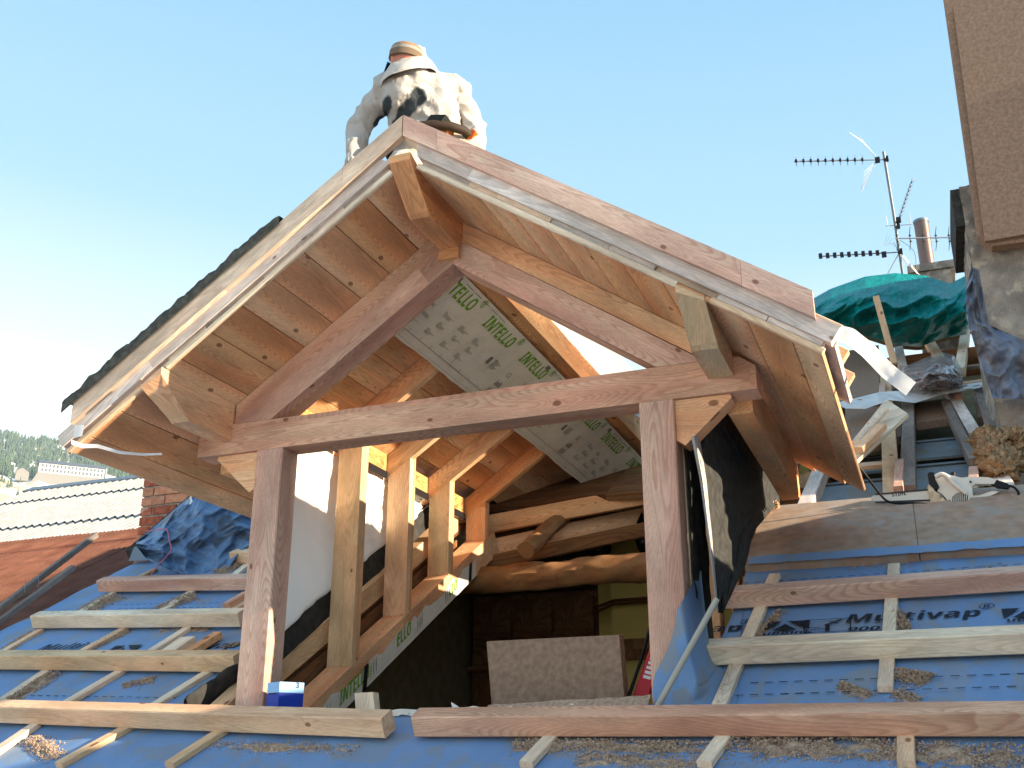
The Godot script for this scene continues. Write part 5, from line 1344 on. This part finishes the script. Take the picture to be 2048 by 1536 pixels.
	surf_mb(cr, 24, 8, func(u: float, v: float) -> Vector3:
		var rr := 0.083 * cos(v * PI / 2 * 0.98)
		return c0 + ct * (0.0525 + 0.036 * sin(v * PI / 2)) + (sd * cos(TAU * u) + ct.cross(sd) * sin(TAU * u)) * rr)
	commit(cr, "crown", cap, cw)
	prism(pe, "cap_peak", [J.hd + hu * 0.03 + fw * 0.07 + sd * 0.07, J.hd + hu * 0.012 + fw * 0.15 + sd * 0.05, J.hd + hu * 0.012 + fw * 0.15 - sd * 0.05, J.hd + hu * 0.03 + fw * 0.07 - sd * 0.07], hu * 0.008, fw, plain(Color(0.07, 0.08, 0.10), 0.6))
	tube(pe, "glasses", [J.hd + sd * 0.088 + hu * 0.008, J.hd + sd * 0.07 + fw * 0.085 + hu * 0.004, J.hd + sd * 0.03 + fw * 0.108], 0.006, plain(Color(0.03, 0.03, 0.04), 0.4), 6)
	# hands resting on the roof
	for s in 2:
		var w: Vector3 = J.wl if s == 0 else J.wr
		var e: Vector3 = J.el if s == 0 else J.er
		var d := (w - e).normalized(); var ac := d.cross(Vector3.BACK).normalized(); var dn := ac.cross(d)
		var hbn := [[w, w + d * 0.07, 0.030, 0.034], [w + d * 0.03 + ac * 0.02, w + d * 0.07 + ac * 0.028, 0.024, 0.022]]
		for k in 4:
			var o := w + d * 0.075 + ac * (0.030 - 0.020 * k)
			var l: float = [0.036, 0.042, 0.040, 0.030][k]
			hbn.append([o, o + d * l, 0.0095, 0.009]); hbn.append([o + d * l, o + d * l * 1.6 + dn * 0.02, 0.009, 0.0075])
		hbn.append([w + d * 0.02 + ac * 0.03, w + d * 0.055 + ac * 0.055, 0.012, 0.010]); hbn.append([w + d * 0.055 + ac * 0.055, w + d * 0.085 + ac * 0.055, 0.010, 0.008])
		commit(sdf_mesh(hbn, 0.005, 0.008, 0.0, skin), "hand", pe, bm)
	# tool belt with pouches
	var tl := MB.new(); var ring := []
	for i in 17:
		var a := TAU * i / 16
		ring.append(J.low + Vector3(cos(a) * 0.235 + 0.01, -0.06 + 0.012 * sin(a), sin(a) * 0.175))
	tube_mb(tl, ring, 0.024, 8)
	var belt := commit(tl, "tool_belt", pe, plain(Color(0.22, 0.17, 0.13), 0.7))
	var lea := plain(Color(0.66, 0.40, 0.22), 0.7)
	var bxs := [[pd(876, 243, 5.32), 0.042, 0.018, plain(Color(0.10, 0.11, 0.09), 0.6)], [pd(868, 256, 5.32), 0.03, 0.016, plain(Color(0.55, 0.16, 0.12), 0.6)], [pd(893, 266, 5.33), 0.022, 0.05, lea], [pd(946, 278, 5.36), 0.010, 0.034, plain(Color(0.80, 0.36, 0.10), 0.6)]]
	for q in bxs:
		var b := MB.new(); b.box(q[0], Vector3(q[1], -0.01, 0), Vector3(0.015, q[2], 0), Vector3(0, 0, 0.03)); commit(b, "pouch", belt, q[3])
func thing_part(par: Node, nm: String) -> Node3D:
	var o := Node3D.new(); o.name = numbered(par, nm); par.add_child(o); return o
# ---------------------------------------------------------------- right cheek, tapes, print, dust
func build_details():
	var D := dormer
	var n := FastNoiseLite.new(); n.seed = 95; n.frequency = 1.0; n.fractal_octaves = 2
	# second timber and membrane on the outside of the right post
	tim(D, "cheek_stud", Vector3(2.065, -1.4, -0.21), Vector3(2.065, 0.02, -0.21), 0.045, 0.12, M.pale0, Vector3.FORWARD)
	for k in 3: tim(D, "cheek_stud", Vector3(2.065, -1.2 + 0.335 * k, -0.80 - 0.6 * k), Vector3(2.065, 0.02, -0.80 - 0.6 * k), 0.045, 0.12, M.pine1, Vector3.FORWARD)
	surf(D, "grey_membrane", 8, 30, func(u: float, v: float) -> Vector3:
		return Vector3(2.10 + 0.03 * u + 0.008 * n.get_noise_2d(u * 3, v * 6), lerpf(-0.02, -1.18, v), lerpf(-0.15, -0.34, u)), M.dark_felt)
	# dark membrane hanging over the cheek, with its light edge folded over
	var hl := [Vector2(1398, 872), Vector2(1412, 960), Vector2(1424, 1080), Vector2(1436, 1226)]
	var hr := [Vector2(1462, 815), Vector2(1520, 920), Vector2(1562, 1000), Vector2(1508, 1062), Vector2(1492, 1128), Vector2(1446, 1226)]
	surf(D, "hanging_membrane", 44, 36, func(u: float, v: float) -> Vector3:
		var p := poly_at(hl, u).lerp(poly_at(hr, u), v)
		return pxx(p.x, p.y, 2.16 + 0.05 * v + 0.05 * u * (1 - v) + 0.012 * n.get_noise_2d(u * 5, v * 4)), M.dark_felt)
	surf(D, "folded_edge", 40, 5, func(u: float, v: float) -> Vector3:
		var p := poly_at(hl, u) + Vector2(lerpf(-17, -3, u) * v + 1.0, 0)
		return pxx(p.x, p.y, 2.16 + 0.05 * u + 0.02 * sin(PI * v)), plain(Color(0.66, 0.64, 0.62), 0.6))
	# blue underlay curling up against the right post
	var fll := [Vector2(1316, 1418), Vector2(1304, 1388), Vector2(1310, 1348), Vector2(1334, 1302), Vector2(1348, 1262), Vector2(1354, 1222), Vector2(1374, 1186), Vector2(1402, 1140)]
	var flr := [Vector2(1470, 1424), Vector2(1475, 1380), Vector2(1478, 1320), Vector2(1482, 1260), Vector2(1486, 1210), Vector2(1490, 1160)]
	surf(house, "curled_flap", 40, 24, func(u: float, v: float) -> Vector3:
		var p := poly_at(fll, u); var q := poly_at(flr, u)
		var A := pz(p.x, p.y, lerpf(0.06, -0.22, smoothstep(0.72, 1.0, u))); var B := pr(q.x, q.y, 0.016)
		# it stands in front of the post foot, then turns back along the slope
		var x := lerpf(A.x, B.x, v); var k := smoothstep(0.45, 1.0, v)
		var z := lerpf(A.z, B.z, k)
		var y := lerpf(A.y, rp(x, z, 0.016).y, 1.0 - pow(1.0 - v, 2.2))
		return Vector3(x, maxf(y, rp(x, z, 0.016).y), z), M.blue)
	# metal rod with a flat foot
	var rod := thing("metal_rod", "pale metal rod with a flat foot leaning on the curled blue underlay", "rod", pr(1310, 1424, 0.02))
	tube(rod, "rod", [pz(1309, 1424, 0.17), pz(1434, 1198, 0.06)], 0.012, plain(Color(0.66, 0.64, 0.58), 0.5), 10)
	tim(rod, "foot", pz(1236, 1428, 0.17), pz(1368, 1426, 0.17), 0.03, 0.012, plain(Color(0.70, 0.70, 0.68), 0.5), RN)
	# white membrane fixed along the ridge, covering the top of the open right slope
	var bm := plain(Color(0.93, 0.93, 0.92), 0.6); bm.backlight_enabled = true; bm.backlight = Color(0.85, 0.85, 0.84)
	surf(D, "ridge_membrane", 50, 10, func(u: float, v: float) -> Vector3:
		var x := lerpf(1.088, 1.50 + 0.03 * n.get_noise_1d(u * 8), v)
		return Vector3(x, ys(x, 0.012) - 0.018 * sin(PI * v) + 0.012 * n.get_noise_2d(u * 9, v * 3), lerpf(-0.17, -3.2, u)), bm)
	# printed sheet folded back over the open right slope
	var fs := surf(D, "folded_sheet", 50, 14, func(u: float, v: float) -> Vector3:
		var z := lerpf(-0.25, -2.7, u)
		var an := lerpf(-0.4, 2.7, v)
		return Vector3(2.03 + 0.13 * cos(an) + 0.02 * n.get_noise_2d(u * 7, v), 0.29 + 0.13 * sin(an) + 0.02 * n.get_noise_2d(u * 6, v * 2), z), M.intello, 6, 1)
	var fi := MB.new()
	letters_mb(fi, "INTELLO", 0.08, Vector2(0.55, 0.0), Vector2.RIGHT, func(a: float, b: float) -> Vector3:
		var an := 2.75 - b * 6.0
		return Vector3(2.03 + 0.16 * cos(an), 0.29 + 0.155 * sin(an), -0.25 - a), Vector3(-1, 0.3, 0), true, 0.82)
	commit(fi, "printed_lettering", fs, M.ink_green)
	# sawdust-covered sheet by the sill
	patch(house, "sill_cover", rp(1.25, 0.05, 0.018), rp(1.93, 0.05, 0.022), rp(1.93, -0.03, 0.03), rp(1.25, 0.0, 0.02), 20, 4, func(u, v): return 0.006 * n.get_noise_2d(u * 9, v * 3), M.dust)
	# old black pipe and felt roll left of the left post
	var fr := surf(self, "felt_roll", 30, 14, func(u: float, v: float) -> Vector3:
		var a := pr(372, 1418, 0.05); var e := pr(500, 1330, 0.10)
		var an := TAU * v
		return a.lerp(e, u) + (Vector3(0.55, 0.55, 0.6) * cos(an) + RN * sin(an)) * (0.045 + 0.015 * n.get_noise_2d(u * 4, 1)), M.dark_felt)
	tag(fr, "grey felt offcut rolled up against the foot of the left post", "felt")
	# white tape hanging at the right eave
	var tp := [Vector2(1594, 641), Vector2(1625, 660), Vector2(1660, 662), Vector2(1700, 672), Vector2(1735, 700), Vector2(1775, 742), Vector2(1822, 778)]
	var up := [0.0, 0.0, 0.0]
	var tape := surf(self, "white_tape", 60, 6, func(u: float, v: float) -> Vector3:
		var p := poly_at(tp, u); var q := poly_at(tp, minf(u + 0.02, 1.0)); var b := poly_at(tp, maxf(u - 0.02, 0.0))
		var tg := (q - b).normalized(); var nn2 := Vector2(-tg.y, tg.x)
		var w := lerpf(20, 30, smoothstep(0.0, 0.3, u))
		p += nn2 * w * (v - 0.5) * 1.1
		return pd(p.x, p.y, lerpf(4.05, 4.10, u) + 0.035 * sin(u * 9) - 0.03 * v * sin(u * 5) + 0.003 * n.get_noise_2d(u * 8, v * 2)), M.white_memb)
	tag(tape, "white tape fluttering from the corner of the right eave", "tape")
	var t2 := [Vector2(143, 884), Vector2(165, 892), Vector2(195, 892), Vector2(240, 905), Vector2(285, 909), Vector2(324, 908)]
	var tape2 := surf(self, "white_tape", 40, 3, func(u: float, v: float) -> Vector3:
		var p := poly_at(t2, u) + Vector2(0, (v - 0.5) * lerpf(9, 4, u))
		return pd(p.x, p.y, 4.86 + 0.12 * u + 0.02 * sin(u * 9)), M.white_memb)
	tag(tape2, "thin white tape end blowing under the left eave", "tape")
	var t3 := patch(self, "white_tape", pz(150, 850, 0.58), pz(168, 850, 0.58), pz(164, 872, 0.58), pz(147, 876, 0.58), 3, 3, func(u, v): return 0.003 * sin(u * 9), M.white_memb)
	tag(t3, "short white tape stuck on the lower end of the left bargeboard", "tape")
	# ---- print on the blue underlay
	var rf := func(o: Vector3) -> Callable:
		return func(a: float, b: float) -> Vector3: return o + Vector3(a, 0, 0) + US * b + RN * 0.0
	var ink := MB.new()
	var word := func(u: float, v: float, txt: String, size: float, sq: float, bold := true):
		letters_mb(ink, txt, size, Vector2.ZERO, Vector2(1, 0.0), rf.call(pr(u, v, 0.019)), RN, bold, sq, 0.22)
	word.call(1682, 1250, "Multivap", 0.085, 1.08)
	word.call(1952, 1222, "\u00ae", 0.06, 1.0, false)
	word.call(1690, 1266, "900", 0.045, 1.3)
	word.call(1408, 1270, "ap", 0.085, 1.08); word.call(1472, 1252, "\u00ae", 0.06, 1.0, false)
	word.call(1520, 1273, "ubbink", 0.036, 1.25)
	word.call(2010, 1246, "ubbink", 0.036, 1.25)
	word.call(60, 1305, "Multiv", 0.085, 1.08); word.call(395, 1303, "vap", 0.085, 1.08)
	for o in [pr(1528, 1262, 0.019), pr(2008, 1236, 0.019), pr(208, 1306, 0.019)]:
		var f: Callable = rf.call(o)
		for tr in [[0.0, 0.10, 0.07, 0.10, 0.0, 0.0], [0.03, 0.0, 0.085, 0.07, 0.14, 0.0], [0.09, 0.10, 0.19, 0.10, 0.19, 0.0]]:
			ink.tri(f.call(tr[0], tr[1]), f.call(tr[2], tr[3]), f.call(tr[4], tr[5]), RN)
	var fo: Callable = rf.call(pr(1606, 1266, 0.019))
	for rr in [[0.0, 0.0, 0.19, 0.005, 0.0], [0.0, 0.0, 0.005, 0.14, 0.0], [0.0, 0.14, 0.195, 0.005, 0.0], [0.19, 0.0, 0.005, 0.14, 0.0], [0.09, 0.01, 0.018, 0.07, 0.0], [0.09, 0.07, 0.09, 0.012, 0.7], [0.02, 0.05, 0.05, 0.006, 0.0], [0.03, 0.03, 0.06, 0.005, 0.1], [0.1, 0.12, 0.05, 0.006, -0.7]]:
		rect_mb(ink, Vector2(rr[0], rr[1]), rr[2], rr[3], fo, RN, rr[4])
	# dashed overlap lines
	for ln in [[1462, 1168, 2060, 1127], [1500, 1366, 2060, 1347], [1470, 1391, 2060, 1372], [880, 1432, 1240, 1430], [235, 1209, 478, 1205], [235, 1217, 478, 1214], [60, 1391, 350, 1396], [160, 1412, 330, 1413]]:
		var a := pr(ln[0], ln[1], 0.018); var e := pr(ln[2], ln[3], 0.018)
		var L := (e - a).length(); var d := (e - a) / L; var q := 0.0
		while q < L:
			ink.quad(a + d * q, a + d * (q + 0.032), a + d * (q + 0.032) + US * 0.006, a + d * q + US * 0.006, RN); q += 0.056
	var io := commit(ink, "printed_lettering", house, M.ink_blue); io.set_meta("kind", "stuff")
	# ---- offcuts lying on the left slope
	for r in [[330, 1312, 376, 1280, 0.10, 0.04, "pale", "wide weathered offcut lying on the left slope beside the counter batten"], [372, 1310, 436, 1270, 0.06, 0.04, "pine", "narrow offcut with a split end lying on the left slope near the left post"], [452, 1214, 492, 1190, 0.05, 0.045, "pink", "short batten end lying against the left post between two battens"]]:
		var o := tim(self, "offcut", pr(r[0], r[1], 0.045), pr(r[2], r[3], 0.045), r[4], r[5], wood(r[6]), RN)
		tag(o, r[7], "offcut", "offcuts on the left slope")
	# more counter battens on the left, between the rows
	for r in [[140, 1238, 225, 1188], [300, 1238, 385, 1184], [440, 1238, 500, 1200], [-10, 1315, 80, 1262], [150, 1312, 250, 1258], [290, 1312, 375, 1258], [5, 1402, 95, 1342], [120, 1415, 245, 1342], [300, 1418, 418, 1345], [445, 1172, 495, 1130], [262, 1165, 310, 1140]]:
		tim(house, "counter_batten", pr(r[0], r[1], 0.02), pr(r[2], r[3], 0.02), 0.055, 0.026, wood("pale"), RN, 0.003)
	build_dust()

func build_dust():
	var r := RandomNumberGenerator.new(); r.seed = 606
	var n := FastNoiseLite.new(); n.seed = 97; n.frequency = 1.0; n.fractal_octaves = 3
	# heaps: [u0, v0, u1, v1, width, height] along a line on the roof, built of chips
	var heaps := [[1030, 1490, 1420, 1500, 0.07, 0.03, 2600], [1440, 1490, 2060, 1520, 0.12, 0.035, 4200], [1150, 1520, 1400, 1530, 0.08, 0.02, 900], [1792, 1230, 1812, 1265, 0.05, 0.05, 700], [1790, 1350, 1860, 1362, 0.06, 0.04, 900], [1470, 1325, 1440, 1420, 0.035, 0.04, 900], [1560, 1225, 1510, 1280, 0.03, 0.03, 500], [1680, 1372, 1740, 1395, 0.04, 0.03, 500], [1790, 1385, 1835, 1405, 0.05, 0.02, 350], [170, 1225, 225, 1195, 0.14, 0.05, 1500], [320, 1222, 385, 1195, 0.12, 0.05, 1300], [430, 1150, 490, 1130, 0.10, 0.05, 900], [15, 1298, 80, 1262, 0.07, 0.04, 900], [180, 1300, 255, 1262, 0.07, 0.035, 900], [20, 1405, 110, 1350, 0.10, 0.04, 1500], [245, 1375, 310, 1360, 0.06, 0.03, 500], [320, 1265, 420, 1258, 0.05, 0.02, 400], [60, 1480, 115, 1520, 0.07, 0.03, 900], [400, 1490, 720, 1500, 0.06, 0.015, 700], [445, 1300, 480, 1290, 0.04, 0.03, 250], [2010, 1140, 1500, 1120, 0.10, 0.002, 500], [1330, 1300, 1345, 1330, 0.03, 0.02, 150]]
	for h in heaps:
		var a := pr(h[0], h[1], 0.008); var e := pr(h[2], h[3], 0.008)
		var b := MB.new()
		var L := (e - a).length(); var d := (e - a) / L; var s := RN.cross(d)
		# the packed heap itself
		if h[5] > 0.012:
			var nu := maxi(10, int(L / 0.02)); var w: float = h[4]
			surf_mb(b, nu, 14, func(u: float, v: float) -> Vector3:
				var c := (v - 0.5) * 2.0
				var ww := w * (0.55 + 0.5 * n.get_noise_2d(u * L * 6 + h[0], 1))
				var hh: float = h[5] * (0.35 + 0.9 * n.get_noise_2d(u * L * 9 + h[0], c * 2)) * (1 - c * c) * minf(1, minf(u, 1 - u) * 8)
				return a + d * L * u + s * c * ww + RN * (hh - 0.004 + 0.006 * n.get_noise_2d(u * L * 70, c * 20 + h[1]) * (1 - c * c)), 1, 1, true)
		for k in int(h[6]):
			var t := r.randf(); var c := r.randfn(0, 0.5)
			if n.get_noise_2d(t * L * 5 + h[1], c * 2) < -0.25: continue
			var o: Vector3 = a + d * L * t + s * c * h[4] + RN * (h[5] * maxf(0.0, 0.75 - c * c) * r.randf_range(0.2, 1.0))
			var sz := r.randf_range(0.002, 0.005)
			var e1 := Vector3(r.randfn(0, 1), r.randfn(0, 1), r.randfn(0, 1)).normalized() * sz * r.randf_range(1, 1.8)
			var e2 := e1.cross(Vector3(r.randfn(0, 1), r.randfn(0, 1), 0.3)).normalized() * sz
			var e3 := e1.cross(e2).normalized() * sz * 0.8
			var P := [o + e1, o - e1 * 0.6 + e2, o - e1 * 0.6 - e2 * 0.6 + e3, o - e1 * 0.5 - e2 * 0.5 - e3]
			for f in [[0, 1, 2], [0, 1, 3], [0, 2, 3], [1, 2, 3]]:
				var nn: Vector3 = (P[f[1]] - P[f[0]]).cross(P[f[2]] - P[f[0]]).normalized()
				if nn.dot(P[f[0]] - o) < 0: nn = -nn
				b.tri(P[f[0]], P[f[1]], P[f[2]], nn)
		var ob := commit(b, "sawdust", house, M.dust); ob.set_meta("kind", "stuff")
